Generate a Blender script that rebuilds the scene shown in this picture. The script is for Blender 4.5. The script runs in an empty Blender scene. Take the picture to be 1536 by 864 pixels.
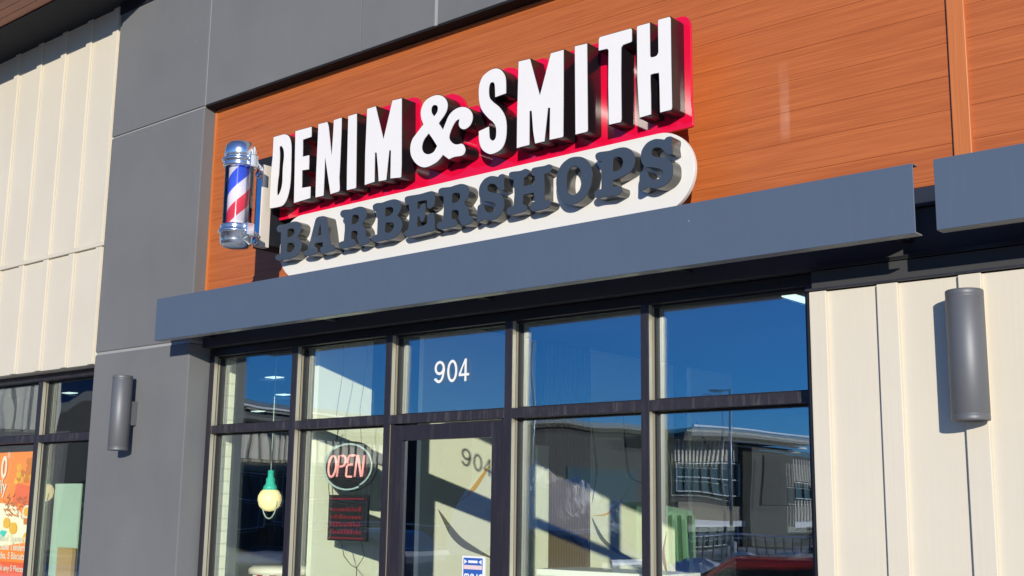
import bpy, bmesh, math, random
from mathutils import Vector, Matrix
random.seed(7)
S = bpy.context.scene
COL = S.collection

# ------------------------------------------------------------------ camera
cam_d = bpy.data.cameras.new('camera'); cam = bpy.data.objects.new('camera', cam_d); COL.objects.link(cam)
S.camera = cam
YAW, PITCH, ROLL = [math.radians(a) for a in (40.8108, 10.469, 0.7806)]
fwd = Vector((-math.sin(YAW)*math.cos(PITCH), math.cos(YAW)*math.cos(PITCH), math.sin(PITCH)))
rgt = Vector((math.cos(YAW), math.sin(YAW), 0)); up = rgt.cross(fwd)
r2 = rgt*math.cos(ROLL)+up*math.sin(ROLL); u2 = -rgt*math.sin(ROLL)+up*math.cos(ROLL)
mw = Matrix((r2, u2, -fwd)).transposed().to_4x4(); mw.translation = Vector((0, -5.6, 1.6))
cam.matrix_world = mw
cam_d.sensor_width = 36; cam_d.lens = 1802.8/1536*36; cam_d.clip_start = 0.05; cam_d.clip_end = 2000

# ------------------------------------------------------------------ light
AZ, EL = math.radians(38.2), math.radians(11.3)
SUN_DIR = Vector((-math.sin(AZ)*math.cos(EL), math.cos(AZ)*math.cos(EL), -math.sin(EL)))
W = bpy.data.worlds.new('World'); S.world = W; W.use_nodes = True
wn = W.node_tree.nodes; bg = wn['Background']
sky = wn.new('ShaderNodeTexSky'); sky.sky_type = 'NISHITA'; sky.sun_disc = False
sky.sun_elevation = EL; sky.sun_rotation = math.atan2(-SUN_DIR.x, -SUN_DIR.y)
sky.altitude = 1600; sky.air_density = 1.0; sky.dust_density = 0.0; sky.ozone_density = 9.0
W.node_tree.links.new(sky.outputs[0], bg.inputs[0]); bg.inputs[1].default_value = 0.15
sl = bpy.data.lights.new('sun', 'SUN'); sun = bpy.data.objects.new('sun', sl); COL.objects.link(sun)
sl.energy = 4.3; sl.angle = math.radians(0.5); sl.color = (1.0, 0.93, 0.82)
sun.rotation_mode = 'QUATERNION'; sun.rotation_quaternion = SUN_DIR.to_track_quat('-Z', 'Y')
S.view_settings.view_transform = 'Standard'; S.view_settings.look = 'None'
S.view_settings.exposure = 0.0; S.view_settings.gamma = 1.0
S.cycles.max_bounces = 10; S.cycles.transparent_max_bounces = 16; S.cycles.glossy_bounces = 5
S.cycles.use_denoising = True

# ------------------------------------------------------------------ materials
def nmat(name):
    m = bpy.data.materials.new(name); m.use_nodes = True
    nt = m.node_tree; return m, nt, nt.nodes, nt.links, nt.nodes['Principled BSDF']
def mix_rgb(nt, fac, a, b):
    n = nt.nodes.new('ShaderNodeMix'); n.data_type = 'RGBA'
    for sock, v in ((n.inputs[0], fac), (n.inputs[6], a), (n.inputs[7], b)):
        if hasattr(v, 'links'): nt.links.new(v, sock)
        elif isinstance(v, tuple): sock.default_value = (*v[:3], 1)
        else: sock.default_value = v
    return n.outputs[2]
def coords(nt, scale=(1, 1, 1), kind='Object'):
    t = nt.nodes.new('ShaderNodeTexCoord'); mp = nt.nodes.new('ShaderNodeMapping')
    mp.inputs['Scale'].default_value = scale; nt.links.new(t.outputs[kind], mp.inputs[0]); return mp.outputs[0]
def noise(nt, vec, scale, detail=4, rough=0.55):
    n = nt.nodes.new('ShaderNodeTexNoise'); n.inputs['Scale'].default_value = scale
    n.inputs['Detail'].default_value = detail; n.inputs['Roughness'].default_value = rough
    nt.links.new(vec, n.inputs['Vector']); return n.outputs[0]
def ramp(nt, v, stops):
    r = nt.nodes.new('ShaderNodeValToRGB'); el = r.color_ramp.elements
    while len(el) < len(stops): el.new(0.5)
    for e, (p, c) in zip(el, stops): e.position = p; e.color = (*c[:3], 1) if isinstance(c, tuple) else (c, c, c, 1)
    nt.links.new(v, r.inputs[0]); return r.outputs[0]
def bump(nt, h, strength, dist, bsdf):
    b = nt.nodes.new('ShaderNodeBump'); b.inputs['Strength'].default_value = strength; b.inputs['Distance'].default_value = dist
    nt.links.new(h, b.inputs['Height']); nt.links.new(b.outputs[0], bsdf.inputs['Normal'])
def paint(name, col, rough=0.5, metal=0.0, var=0.06, bumpv=0.0, bscale=60, emit=None, coat=0, dirt=0.0):
    m, nt, N, L, p = nmat(name)
    v = noise(nt, coords(nt), 3.0, 6)
    dark = tuple(c*(1-var) for c in col); lite = tuple(min(1, c*(1+var)) for c in col)
    c = mix_rgb(nt, v, dark, lite)
    if dirt:
        d = ramp(nt, noise(nt, coords(nt, (6, 6, 0.7)), 4.0, 8, 0.7), [(0.5, 0.0), (0.75, 1.0)])
        f = nt.nodes.new('ShaderNodeMath'); f.operation = 'MULTIPLY'; f.inputs[1].default_value = dirt
        L.new(d, f.inputs[0]); c = mix_rgb(nt, f.outputs[0], c, (0.30, 0.28, 0.25))
    L.new(c, p.inputs['Base Color']); p.inputs['Roughness'].default_value = rough; p.inputs['Metallic'].default_value = metal
    p.inputs['Coat Weight'].default_value = coat
    if bumpv: bump(nt, noise(nt, coords(nt), bscale, 4), bumpv, 0.01, p)
    if emit: p.inputs['Emission Color'].default_value = (*emit[:3], 1); p.inputs['Emission Strength'].default_value = emit[3]
    return m
M = {}
def stucco(name, a, b):
    m, nt, N, L, p = nmat(name); c = coords(nt)
    big = ramp(nt, noise(nt, c, 0.9, 5), [(0.3, 0.0), (0.7, 1.0)])
    col = mix_rgb(nt, big, a, b)
    sp = ramp(nt, noise(nt, c, 7, 2), [(0.74, 0.0), (0.77, 1.0)])
    streak = ramp(nt, noise(nt, coords(nt, (5, 5, 0.35)), 2.5, 6, .6), [(0.45, 0.0), (0.8, 0.45)])
    col = mix_rgb(nt, streak, col, tuple(x*1.18 for x in a))
    L.new(col, p.inputs['Base Color']); p.inputs['Roughness'].default_value = 0.85
    h = noise(nt, c, 260, 3, 0.7); bump(nt, h, 0.35, 0.004, p); return m
M['stucco'] = stucco('grey_stucco', (0.146, 0.151, 0.156), (0.184, 0.187, 0.188))
M['stucco_reveal'] = paint('pale_reveal', (0.36, 0.36, 0.35), 0.6)
STAIN = (3.012, 3.820)
def woodm(name, base, lite, dark, horizontal=True, boards=True):
    m, nt, N, L, p = nmat(name)
    t = nt.nodes.new('ShaderNodeTexCoord'); sx = nt.nodes.new('ShaderNodeSeparateXYZ'); L.new(t.outputs['Object'], sx.inputs[0])
    zi = sx.outputs['Z'] if horizontal else sx.outputs['X']; xi = sx.outputs['X'] if horizontal else sx.outputs['Z']
    # board index shifts the grain of each board
    mt = nt.nodes.new('ShaderNodeMath'); mt.operation = 'SUBTRACT'; mt.inputs[1].default_value = 3.583; L.new(zi, mt.inputs[0])
    dv = nt.nodes.new('ShaderNodeMath'); dv.operation = 'DIVIDE'; dv.inputs[1].default_value = 0.1735; L.new(mt.outputs[0], dv.inputs[0])
    fl = nt.nodes.new('ShaderNodeMath'); fl.operation = 'FLOOR'; L.new(dv.outputs[0], fl.inputs[0])
    wn_ = nt.nodes.new('ShaderNodeTexWhiteNoise'); wn_.noise_dimensions = '1D'; L.new(fl.outputs[0], wn_.inputs['W'])
    off = nt.nodes.new('ShaderNodeMath'); off.operation = 'MULTIPLY_ADD'; off.inputs[1].default_value = 40; L.new(wn_.outputs['Value'], off.inputs[0]); L.new(xi, off.inputs[2])
    cb = nt.nodes.new('ShaderNodeCombineXYZ'); L.new(off.outputs[0], cb.inputs[0]); L.new(zi, cb.inputs[1])
    def mapn(s, sc, det, dist=0.0):
        mp = nt.nodes.new('ShaderNodeMapping'); mp.inputs['Scale'].default_value = s; L.new(cb.outputs[0], mp.inputs[0])
        n = nt.nodes.new('ShaderNodeTexNoise'); n.inputs['Scale'].default_value = sc; n.inputs['Detail'].default_value = det
        n.inputs['Distortion'].default_value = dist; L.new(mp.outputs[0], n.inputs['Vector']); return n.outputs[0]
    g1 = ramp(nt, mapn((0.45, 24, 1), 1.5, 6, 0.9), [(0.25, 0.0), (0.75, 1.0)])
    g2 = ramp(nt, mapn((1.6, 90, 1), 1.5, 6, 0.3), [(0.38, 0.0), (0.62, 1.0)])
    c = mix_rgb(nt, g1, base, lite); 
    f = nt.nodes.new('ShaderNodeMath'); f.operation = 'MULTIPLY'; f.inputs[1].default_value = 0.40; L.new(g2, f.inputs[0])
    c = mix_rgb(nt, f.outputs[0], c, dark)
    pale = ramp(nt, mapn((0.25, 1.4, 1), 1.0, 2), [(0.5, 0.0), (0.75, 0.35)])
    c = mix_rgb(nt, pale, c, lite)
    if horizontal:   # pale dried run on the boards, right of the sign
        def gauss(sock, c0, w_, add=None):
            a = nt.nodes.new('ShaderNodeMath'); a.operation = 'SUBTRACT'; L.new(sock, a.inputs[0]); a.inputs[1].default_value = c0
            q = nt.nodes.new('ShaderNodeMath'); q.operation = 'DIVIDE'; L.new(a.outputs[0], q.inputs[0]); q.inputs[1].default_value = w_
            e = nt.nodes.new('ShaderNodeMath'); e.operation = 'POWER'; L.new(q.outputs[0], e.inputs[0]); e.inputs[1].default_value = 4
            k = nt.nodes.new('ShaderNodeMath'); k.operation = 'SUBTRACT'; k.inputs[0].default_value = 1; k.use_clamp = True; L.new(e.outputs[0], k.inputs[1]); return k.outputs[0]
        gx = gauss(sx.outputs['X'], STAIN[0], .034); gz = gauss(sx.outputs['Z'], STAIN[1], .24)
        mm = nt.nodes.new('ShaderNodeMath'); mm.operation = 'MULTIPLY'; L.new(gx, mm.inputs[0]); L.new(gz, mm.inputs[1])
        m3 = nt.nodes.new('ShaderNodeMath'); m3.operation = 'MULTIPLY'; L.new(mm.outputs[0], m3.inputs[0]); L.new(ramp(nt, noise(nt, t.outputs['Object'], 6, 5), [(0.35, 0.05), (0.7, 0.35)]), m3.inputs[1])
        c = mix_rgb(nt, m3.outputs[0], c, (0.72, 0.42, 0.28))
    L.new(c, p.inputs['Base Color']); p.inputs['Roughness'].default_value = 0.42
    bump(nt, g2, 0.12, 0.002, p); return m
M['wood'] = woodm('wood_grain_panel', (0.43, 0.112, 0.026), (0.58, 0.168, 0.044), (0.28, 0.060, 0.013))
M['wood_trim'] = woodm('wood_grain_trim', (0.54, 0.165, 0.040), (0.62, 0.20, 0.06), (0.42, 0.11, 0.025), horizontal=False)
M['wood_soffit'] = woodm('wood_soffit', (0.34, 0.10, 0.05), (0.42, 0.14, 0.07), (0.22, 0.06, 0.03))
def sidingm():
    m, nt, N, L, p = nmat('cream_fibre_cement')
    g = noise(nt, coords(nt, (26, 26, 0.8)), 2.2, 5, 0.6)
    g3 = noise(nt, coords(nt, (60, 60, 1.4)), 2.2, 4, 0.6)
    c = mix_rgb(nt, ramp(nt, noise(nt, coords(nt), 1.3, 4), [(0.3, 0.0), (0.7, 1.0)]), (0.665, 0.612, 0.492), (0.71, 0.652, 0.527))
    c = mix_rgb(nt, ramp(nt, g3, [(0.55, 0.0), (0.75, 0.10)]), c, (0.58, 0.51, 0.41))
    L.new(c, p.inputs['Base Color']); p.inputs['Roughness'].default_value = 0.6
    bump(nt, ramp(nt, g, [(0.42, 0.0), (0.58, 1.0)]), 0.09, 0.003, p); return m
M['siding'] = sidingm()
M['fascia'] = paint('slate_blue_metal', (0.092, 0.124, 0.176), 0.36, 0.0, 0.05, dirt=0.035)
def specks(m, scale, thr, col, amt):
    nt = m.node_tree; p = nt.nodes['Principled BSDF']; src = p.inputs['Base Color'].links[0].from_socket
    v = nt.nodes.new('ShaderNodeTexVoronoi'); v.inputs['Scale'].default_value = scale; nt.links.new(coords(nt), v.inputs['Vector'])
    f = ramp(nt, v.outputs['Distance'], [(thr*.6, amt), (thr, 0.0)]); g = ramp(nt, noise(nt, coords(nt), scale*.37, 1), [(0.6, 0.0), (0.63, 1.0)])
    mu = nt.nodes.new('ShaderNodeMath'); mu.operation = 'MULTIPLY'; nt.links.new(f, mu.inputs[0]); nt.links.new(g, mu.inputs[1])
    nt.links.new(mix_rgb(nt, mu.outputs[0], src, col), p.inputs['Base Color'])
specks(M['fascia'], 9, .035, (0.6, 0.6, 0.6), .8); specks(M['stucco'], 7, .03, (0.6, 0.6, 0.58), .7)
M['black_metal'] = paint('black_metal', (0.010, 0.011, 0.014), 0.42, 0.0, 0.15)
M['navy'] = paint('navy_metal', (0.022, 0.028, 0.042), 0.5)
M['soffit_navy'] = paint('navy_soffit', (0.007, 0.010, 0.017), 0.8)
M['charcoal'] = paint('charcoal_flashing', (0.045, 0.046, 0.048), 0.7)
M['frame'] = paint('dark_bronze_aluminium', (0.030, 0.027, 0.036), 0.36, 0.15, 0.1, dirt=0.10)
M['frame_dirty'] = paint('dusty_bronze_aluminium', (0.030, 0.027, 0.036), 0.5, 0.1, 0.1, dirt=0.32)
M['flange'] = paint('bounce_lit_flange', (0.42, 0.43, 0.42), 0.30, 0.5, 0.3)  # same metal as the fascia, ground bounce painted in as a paler grey
M['frame_side'] = paint('sunlit_frame_return', (0.40, 0.37, 0.28), 0.45, 0.2, 0.12)  # frame metal again, sun glint on the side faces painted in as khaki
M['gasket'] = paint('rubber_gasket', (0.012, 0.012, 0.014), 0.6)
M['matte_black'] = paint('matte_black', (0.006, 0.006, 0.008), 0.95)
M['white_face'] = paint('white_acrylic', (0.84, 0.82, 0.79), 0.35, 0, 0.01)
M['black_return'] = paint('black_return', (0.012, 0.010, 0.012), 0.25, 0, 0.2)
M['slate_face'] = paint('slate_face', (0.048, 0.068, 0.098), 0.5, 0, 0.04)
M['silver_return'] = paint('mill_aluminium', (0.13, 0.128, 0.12), 0.2, 0.7, 0.05)
M['red'] = paint('red_acrylic', (0.80, 0.004, 0.045), 0.12, 0, 0.02, coat=0.5)
M['white_panel'] = paint('white_panel', (0.80, 0.78, 0.72), 0.35, 0, 0.02)
M['sconce'] = paint('grey_metal_lamp', (0.150, 0.158, 0.168), 0.50, 0.30, 0.05)
M['chrome'] = paint('chrome', (0.84, 0.91, 1.0), 0.19, 0.95, 0.02)
M['steel'] = paint('cream_metal', (0.74, 0.68, 0.58), 0.40, 0.0, 0.03)
M['white_wall'] = paint('white_wall', (0.84, 0.86, 0.76), 0.7, 0, 0.03)
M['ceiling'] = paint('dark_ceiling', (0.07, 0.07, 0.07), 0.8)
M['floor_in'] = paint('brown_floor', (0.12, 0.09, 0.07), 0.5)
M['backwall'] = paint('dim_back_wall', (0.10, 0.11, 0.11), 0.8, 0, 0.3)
M['slat'] = paint('brown_slat', (0.16, 0.125, 0.09), 0.6, 0, 0.2)
M['grey_ink'] = paint('grey_ink', (0.17, 0.17, 0.14), 0.6)
M['yellow_ink'] = paint('yellow_ink', (0.72, 0.42, 0.03), 0.6)
M['dark_ink'] = paint('dark_ink', (0.05, 0.05, 0.05), 0.6)
M['rust_ink'] = paint('rust_ink', (0.25, 0.07, 0.03), 0.6)
M['vinyl'] = paint('white_vinyl', (0.85, 0.86, 0.86), 0.5, 0, 0.01)
M['neon_red'] = paint('lit_pink_tube', (0.75, 0.35, 0.35), 0.4, emit=(1.0, 0.34, 0.34, 0.42))
M['neon_white'] = paint('glass_tube', (0.42, 0.55, 0.57), 0.25)
M['led_red'] = paint('dim_red_led', (0.13, 0.012, 0.018), 0.5, emit=(1.0, 0.05, 0.08, 0.04))
M['bulb'] = paint('lit_globe', (0.85, 0.75, 0.45), 0.3, emit=(1.0, 0.80, 0.42, 0.55))
M['teal'] = paint('teal_enamel', (0.06, 0.60, 0.54), 0.3)
M['lamp'] = paint('lit_strip', (0.9, 0.95, 0.95), 0.4, emit=(0.75, 1.0, 1.0, 1.1))
M['asphalt'] = paint('asphalt', (0.05, 0.05, 0.052), 0.9, 0, 0.3, 0.4, 80)
_m, _nt, _N, _L, _p = nmat('asphalt_with_old_snow')
_c = coords(_nt); _f = ramp(_nt, noise(_nt, _c, 0.10, 6, .6), [(0.50, 0.0), (0.56, 1.0)])
_L.new(mix_rgb(_nt, _f, (0.06, 0.06, 0.063), (0.45, 0.46, 0.50)), _p.inputs['Base Color']); _p.inputs['Roughness'].default_value = .85; bump(_nt, noise(_nt, _c, 60), .4, .01, _p)
M['asphalt'] = _m
M['concrete'] = paint('concrete', (0.50, 0.49, 0.47), 0.85, 0, 0.1, 0.2, 50)
M['snow'] = paint('old_snow', (0.62, 0.62, 0.66), 0.8, 0, 0.25, 0.6, 6)
M['green'] = paint('green_paint', (0.11, 0.42, 0.08), 0.5, 0, 0.1)
M['car_red'] = paint('red_car_paint', (0.60, 0.012, 0.03), 0.2, 0.2, 0.02, coat=0.8)
M['car_blue'] = paint('dark_car_paint', (0.02, 0.03, 0.06), 0.2, 0.2, 0.02, coat=0.8)
M['car_glass'] = paint('car_glass', (0.02, 0.025, 0.03), 0.05)
M['tyre'] = paint('tyre', (0.02, 0.02, 0.02), 0.8)
M['white_line'] = paint('road_paint', (0.7, 0.7, 0.68), 0.7)
M['far_siding'] = paint('pale_ribbed_siding', (0.62, 0.57, 0.48), 0.6)
M['far_dark'] = paint('charcoal_wall', (0.034, 0.035, 0.038), 0.8)
M['far_wall'] = paint('grey_render_wall', (0.07, 0.07, 0.066), 0.8, 0, 0.2)
M['far_brick'] = paint('brown_brick_pier', (0.22, 0.10, 0.06), 0.8, 0, 0.2)
M['far_tan'] = paint('tan_stone', (0.30, 0.25, 0.18), 0.8, 0, 0.2)
M['far_roof'] = paint('dark_roof', (0.05, 0.055, 0.07), 0.6)
M['far_trim'] = paint('pale_trim', (0.7, 0.72, 0.75), 0.5)
M['far_glass'] = paint('far_glass', (0.05, 0.08, 0.09), 0.08)
M['bark'] = paint('bark', (0.10, 0.075, 0.055), 0.9, 0, 0.2)
M['leaf'] = paint('conifer_green', (0.035, 0.055, 0.03), 0.8, 0, 0.4)
M['mint'] = paint('mint_panel', (0.40, 0.52, 0.45), 0.5, 0, 0.12)
M['pole'] = paint('galvanised_pole', (0.45, 0.46, 0.47), 0.4, 0.3)
M['orange'] = paint('orange_print', (0.85, 0.235, 0.012), 0.6, 0, 0.03)
M['dorange'] = paint('deep_orange_print', (0.74, 0.12, 0.02), 0.6)
M['crispy'] = paint('golden_print', (0.62, 0.20, 0.02), 0.6, 0, 0.35)
M['mustard'] = paint('yellow_print', (0.80, 0.45, 0.03), 0.6, 0, 0.15)
M['fries'] = paint('fries_print', (0.45, 0.12, 0.03), 0.6, 0, 0.4)
M['cream_print'] = paint('cream_print', (0.80, 0.74, 0.60), 0.6)
M['blue_print'] = paint('blue_print', (0.03, 0.12, 0.45), 0.5)
M['pink_print'] = paint('pink_print', (0.8, 0.62, 0.62), 0.5)
M['box_wood'] = paint('pale_wood', (0.42, 0.27, 0.12), 0.6)
def brickm(name, col, mortar, w, h, b):
    m, nt, N, L, p = nmat(name)
    t = nt.nodes.new('ShaderNodeTexCoord'); sx = nt.nodes.new('ShaderNodeSeparateXYZ'); L.new(t.outputs['Object'], sx.inputs[0])
    ad = nt.nodes.new('ShaderNodeMath'); L.new(sx.outputs[0], ad.inputs[0]); L.new(sx.outputs[1], ad.inputs[1])
    cb = nt.nodes.new('ShaderNodeCombineXYZ'); L.new(ad.outputs[0], cb.inputs[0]); L.new(sx.outputs[2], cb.inputs[1])
    bt = nt.nodes.new('ShaderNodeTexBrick'); L.new(cb.outputs[0], bt.inputs['Vector']); bt.inputs['Scale'].default_value = 1
    bt.inputs['Brick Width'].default_value = w; bt.inputs['Row Height'].default_value = h; bt.inputs['Mortar Size'].default_value = 0.006
    bt.inputs['Color1'].default_value = (*col, 1); bt.inputs['Color2'].default_value = (*[c*.92 for c in col], 1); bt.inputs['Mortar'].default_value = (*mortar, 1)
    L.new(bt.outputs['Color'], p.inputs['Base Color']); p.inputs['Roughness'].default_value = .7
    iv = nt.nodes.new('ShaderNodeMath'); iv.operation = 'SUBTRACT'; iv.inputs[0].default_value = 1; L.new(bt.outputs['Fac'], iv.inputs[1])
    bump(nt, iv.outputs[0], b, 0.008, p); return m
M['white_brick'] = brickm('white_painted_brick', (0.84, 0.86, 0.76), (0.66, 0.68, 0.60), 0.30, 0.10, 0.8)
M['grey_block'] = brickm('grey_block', (0.16, 0.15, 0.14), (0.08, 0.08, 0.08), 0.4, 0.2, 0.6)
def glassm(name, refl, tint, wav):
    m = bpy.data.materials.new(name); m.use_nodes = True; nt = m.node_tree; N = nt.nodes; L = nt.links; N.clear()
    out = N.new('ShaderNodeOutputMaterial'); ad = N.new('ShaderNodeAddShader'); tr = N.new('ShaderNodeBsdfTransparent'); gl = N.new('ShaderNodeBsdfGlossy')
    tr.inputs[0].default_value = (*tint, 1); gl.inputs['Roughness'].default_value = 0.0; gl.inputs[0].default_value = (*refl, 1)
    L.new(tr.outputs[0], ad.inputs[0]); L.new(gl.outputs[0], ad.inputs[1]); L.new(ad.outputs[0], out.inputs[0])
    n = noise(nt, coords(nt, (1.2, 1, .8)), 1.3, 1)
    b = N.new('ShaderNodeBump'); b.inputs['Strength'].default_value = 1; b.inputs['Distance'].default_value = wav; L.new(n, b.inputs['Height']); L.new(b.outputs[0], gl.inputs['Normal'])
    return m
M['glass'] = glassm('window_glass', (0.27, 0.31, 0.35), (0.90, 0.93, 0.85), 0.0022)
M['glass_inner'] = glassm('window_glass_inner', (0.16, 0.17, 0.18), (0.97, 0.985, 0.95), 0.0024)
def clearm():
    m = bpy.data.materials.new('clear_tube'); m.use_nodes = True; nt = m.node_tree; N = nt.nodes; L = nt.links; N.clear()
    out = N.new('ShaderNodeOutputMaterial'); mx = N.new('ShaderNodeMixShader'); tr = N.new('ShaderNodeBsdfTransparent'); gl = N.new('ShaderNodeBsdfGlossy'); gl.inputs['Roughness'].default_value = .08
    lw = N.new('ShaderNodeLayerWeight'); lw.inputs[0].default_value = .35; tr.inputs[0].default_value = (.96, .96, .98, 1)
    L.new(lw.outputs['Fresnel'], mx.inputs[0]); L.new(tr.outputs[0], mx.inputs[1]); L.new(gl.outputs[0], mx.inputs[2]); L.new(mx.outputs[0], out.inputs[0]); return m
M['clear'] = clearm()
def stripem():
    m, nt, N, L, p = nmat('barber_stripe')
    t = N.new('ShaderNodeTexCoord'); sx = N.new('ShaderNodeSeparateXYZ'); L.new(t.outputs['Object'], sx.inputs[0])
    at = N.new('ShaderNodeMath'); at.operation = 'ARCTAN2'; L.new(sx.outputs[1], at.inputs[0]); L.new(sx.outputs[0], at.inputs[1])
    k = N.new('ShaderNodeMath'); k.operation = 'MULTIPLY'; k.inputs[1].default_value = -1/(2*math.pi); L.new(at.outputs[0], k.inputs[0])
    z = N.new('ShaderNodeMath'); z.operation = 'MULTIPLY_ADD'; z.inputs[1].default_value = 1/0.47; L.new(sx.outputs[2], z.inputs[0]); L.new(k.outputs[0], z.inputs[2])
    o = N.new('ShaderNodeMath'); o.inputs[1].default_value = STRIPE_OFF; L.new(z.outputs[0], o.inputs[0])
    f = N.new('ShaderNodeMath'); f.operation = 'FRACT'; L.new(o.outputs[0], f.inputs[0])
    r = N.new('ShaderNodeValToRGB'); r.color_ramp.interpolation = 'CONSTANT'; el = r.color_ramp.elements
    wht = (.78, .76, .82, 1)
    el[0].position = 0; el[0].color = (.05, .11, .72, 1); el[1].position = .27; el[1].color = wht
    e = el.new(.5); e.color = (.80, .05, .085, 1); e = el.new(.75); e.color = wht
    L.new(f.outputs[0], r.inputs[0]); L.new(r.outputs[0], p.inputs['Base Color']); p.inputs['Roughness'].default_value = .3
    p.inputs['Emission Strength'].default_value = 0.0
    return m
STRIPE_OFF = 0.716
M['stripe'] = stripem()

# ------------------------------------------------------------------ helpers
class MB:
    def __init__(s): s.bm = bmesh.new(); s.mats = []
    def mi(s, m):
        if m not in s.mats: s.mats.append(m)
        return s.mats.index(m)
    def box(s, x0, x1, y0, y1, z0, z1, m='black_metal', bev=0.0):
        vs = [s.bm.verts.new((x, y, z)) for x in (x0, x1) for y in (y0, y1) for z in (z0, z1)]
        i = s.mi(m); fs = []
        for q in ((0, 1, 3, 2), (4, 6, 7, 5), (0, 4, 5, 1), (2, 3, 7, 6), (0, 2, 6, 4), (1, 5, 7, 3)):
            f = s.bm.faces.new([vs[k] for k in q]); f.material_index = i; fs.append(f)
        bmesh.ops.recalc_face_normals(s.bm, faces=fs)
        if bev:
            es = list({e for f in fs for e in f.edges}); bmesh.ops.bevel(s.bm, geom=es, offset=bev, segments=2, affect='EDGES', profile=.5)
        return s
    def quad(s, pts, m):
        f = s.bm.faces.new([s.bm.verts.new(p) for p in pts]); f.material_index = s.mi(m); return s
    def prism(s, poly, a, m, vec):
        # closed polygon of 3D points extruded along vec
        v0 = [s.bm.verts.new(p) for p in poly]; v1 = [s.bm.verts.new(Vector(p)+Vector(vec)) for p in poly]
        i = s.mi(m); n = len(poly); fs = [s.bm.faces.new(v0), s.bm.faces.new(v1[::-1])]
        for k in range(n): fs.append(s.bm.faces.new((v0[k], v1[k], v1[(k+1) % n], v0[(k+1) % n])))
        for f in fs: f.material_index = i
        bmesh.ops.recalc_face_normals(s.bm, faces=fs); return s
    def lathe(s, prof, c, m, n=48, axis='z', smooth=True):
        # prof list of (r, h); closed with caps when r==0
        i = s.mi(m); rings = []
        for r, h in prof:
            if r < 1e-6: rings.append([s.bm.verts.new(s._ax(c, 0, 0, h, axis))])
            else: rings.append([s.bm.verts.new(s._ax(c, r*math.cos(2*math.pi*k/n), r*math.sin(2*math.pi*k/n), h, axis)) for k in range(n)])
        fs = []
        for a, b in zip(rings, rings[1:]):
            for k in range(n):
                if len(a) == 1 and len(b) == 1: continue
                if len(a) == 1: q = (a[0], b[k], b[(k+1) % n])
                elif len(b) == 1: q = (a[k], b[0], a[(k+1) % n])
                else: q = (a[k], b[k], b[(k+1) % n], a[(k+1) % n])
                f = s.bm.faces.new(q); f.material_index = i; f.smooth = smooth; fs.append(f)
        bmesh.ops.recalc_face_normals(s.bm, faces=fs); return s
    def _ax(s, c, u, v, h, axis):
        if axis == 'z': return (c[0]+u, c[1]+v, c[2]+h)
        if axis == 'y': return (c[0]+u, c[1]+h, c[2]+v)
        return (c[0]+h, c[1]+u, c[2]+v)
    def tube(s, pts, r, m, n=10, closed=False):
        i = s.mi(m); pts = [Vector(p) for p in pts]; rings = []; L_ = len(pts); prev = None
        for k, p in enumerate(pts):
            if closed: d = pts[(k+1) % L_]-pts[k-1]
            else: d = pts[min(k+1, L_-1)]-pts[max(k-1, 0)]
            d.normalize(); a = Vector((0, 1, 0)) if abs(d.y) < .9 else Vector((1, 0, 0))
            u = d.cross(a).normalized(); v = d.cross(u)
            rr = r[k] if isinstance(r, (list, tuple)) else r
            rings.append([s.bm.verts.new(p+rr*(math.cos(2*math.pi*j/n)*u+math.sin(2*math.pi*j/n)*v)) for j in range(n)])
        fs = []
        for k in range(L_ if closed else L_-1):
            a, b = rings[k], rings[(k+1) % L_]
            for j in range(n):
                f = s.bm.faces.new((a[j], b[j], b[(j+1) % n], a[(j+1) % n])); f.material_index = i; f.smooth = True; fs.append(f)
        if not closed:
            for rg in (rings[0], rings[-1]):
                f = s.bm.faces.new(rg); f.material_index = i; fs.append(f)
        bmesh.ops.recalc_face_normals(s.bm, faces=fs); return s
    def build(s, name, parent=None, kind=None):
        me = bpy.data.meshes.new(name); s.bm.to_mesh(me); s.bm.free()
        for k in s.mats: me.materials.append(M[k])
        o = bpy.data.objects.new(name, me); COL.objects.link(o)
        if parent:
            o.parent = parent; org = root_loc(parent); me.transform(Matrix.Translation(-org))
        if kind: o['kind'] = kind
        return o
def root_loc(o):
    v = Vector((0, 0, 0))
    while o: v = v+o.location; o = o.parent
    return v
def thing(name, label, cat, loc=(0, 0, 0), group=None):
    o = bpy.data.objects.new(name, None); COL.objects.link(o); o.empty_display_size = .2
    o.location = loc; o['label'] = label; o['category'] = cat
    if group: o['group'] = group
    return o
def tag(o, label, cat, group=None):
    o['label'] = label; o['category'] = cat
    if group: o['group'] = group
    return o
def dense(path, n=6):
    L_ = len(path); out = []
    P_ = [Vector(p[:2]) for p in path]; C = [p[2] for p in path]
    for i in range(L_):
        a, b = P_[i], P_[(i+1) % L_]; ca, cb = C[i], C[(i+1) % L_]
        if ca and cb: out.append(a.copy()); continue
        p0 = a if ca else P_[i-1]; p3 = b if cb else P_[(i+2) % L_]
        for k in range(n):
            t = k/n; out.append(.5*((2*a)+(-p0+b)*t+(2*p0-5*a+4*b-p3)*t*t+(-p0+3*a-3*b+p3)*t**3))
    return out
def curve_mesh(paths, depth, m, name, loc, parent, offset=0.0, bevel=0.0):
    # 2D outlines in (x, z) filled and extruded `depth` from the front plane loc.y backwards
    cu = bpy.data.curves.new(name, 'CURVE'); cu.dimensions = '2D'; cu.fill_mode = 'BOTH'; cu.extrude = depth/2-bevel; cu.offset = offset; cu.bevel_depth = bevel
    for pth in paths:
        sp = cu.splines.new('POLY'); sp.points.add(len(pth)-1); sp.use_cyclic_u = True
        for q, v in zip(sp.points, pth): q.co = (v[0]-loc[0], v[1]-loc[2], 0, 1)
    return from_curve(cu, depth, m, name, loc, parent)
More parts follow.
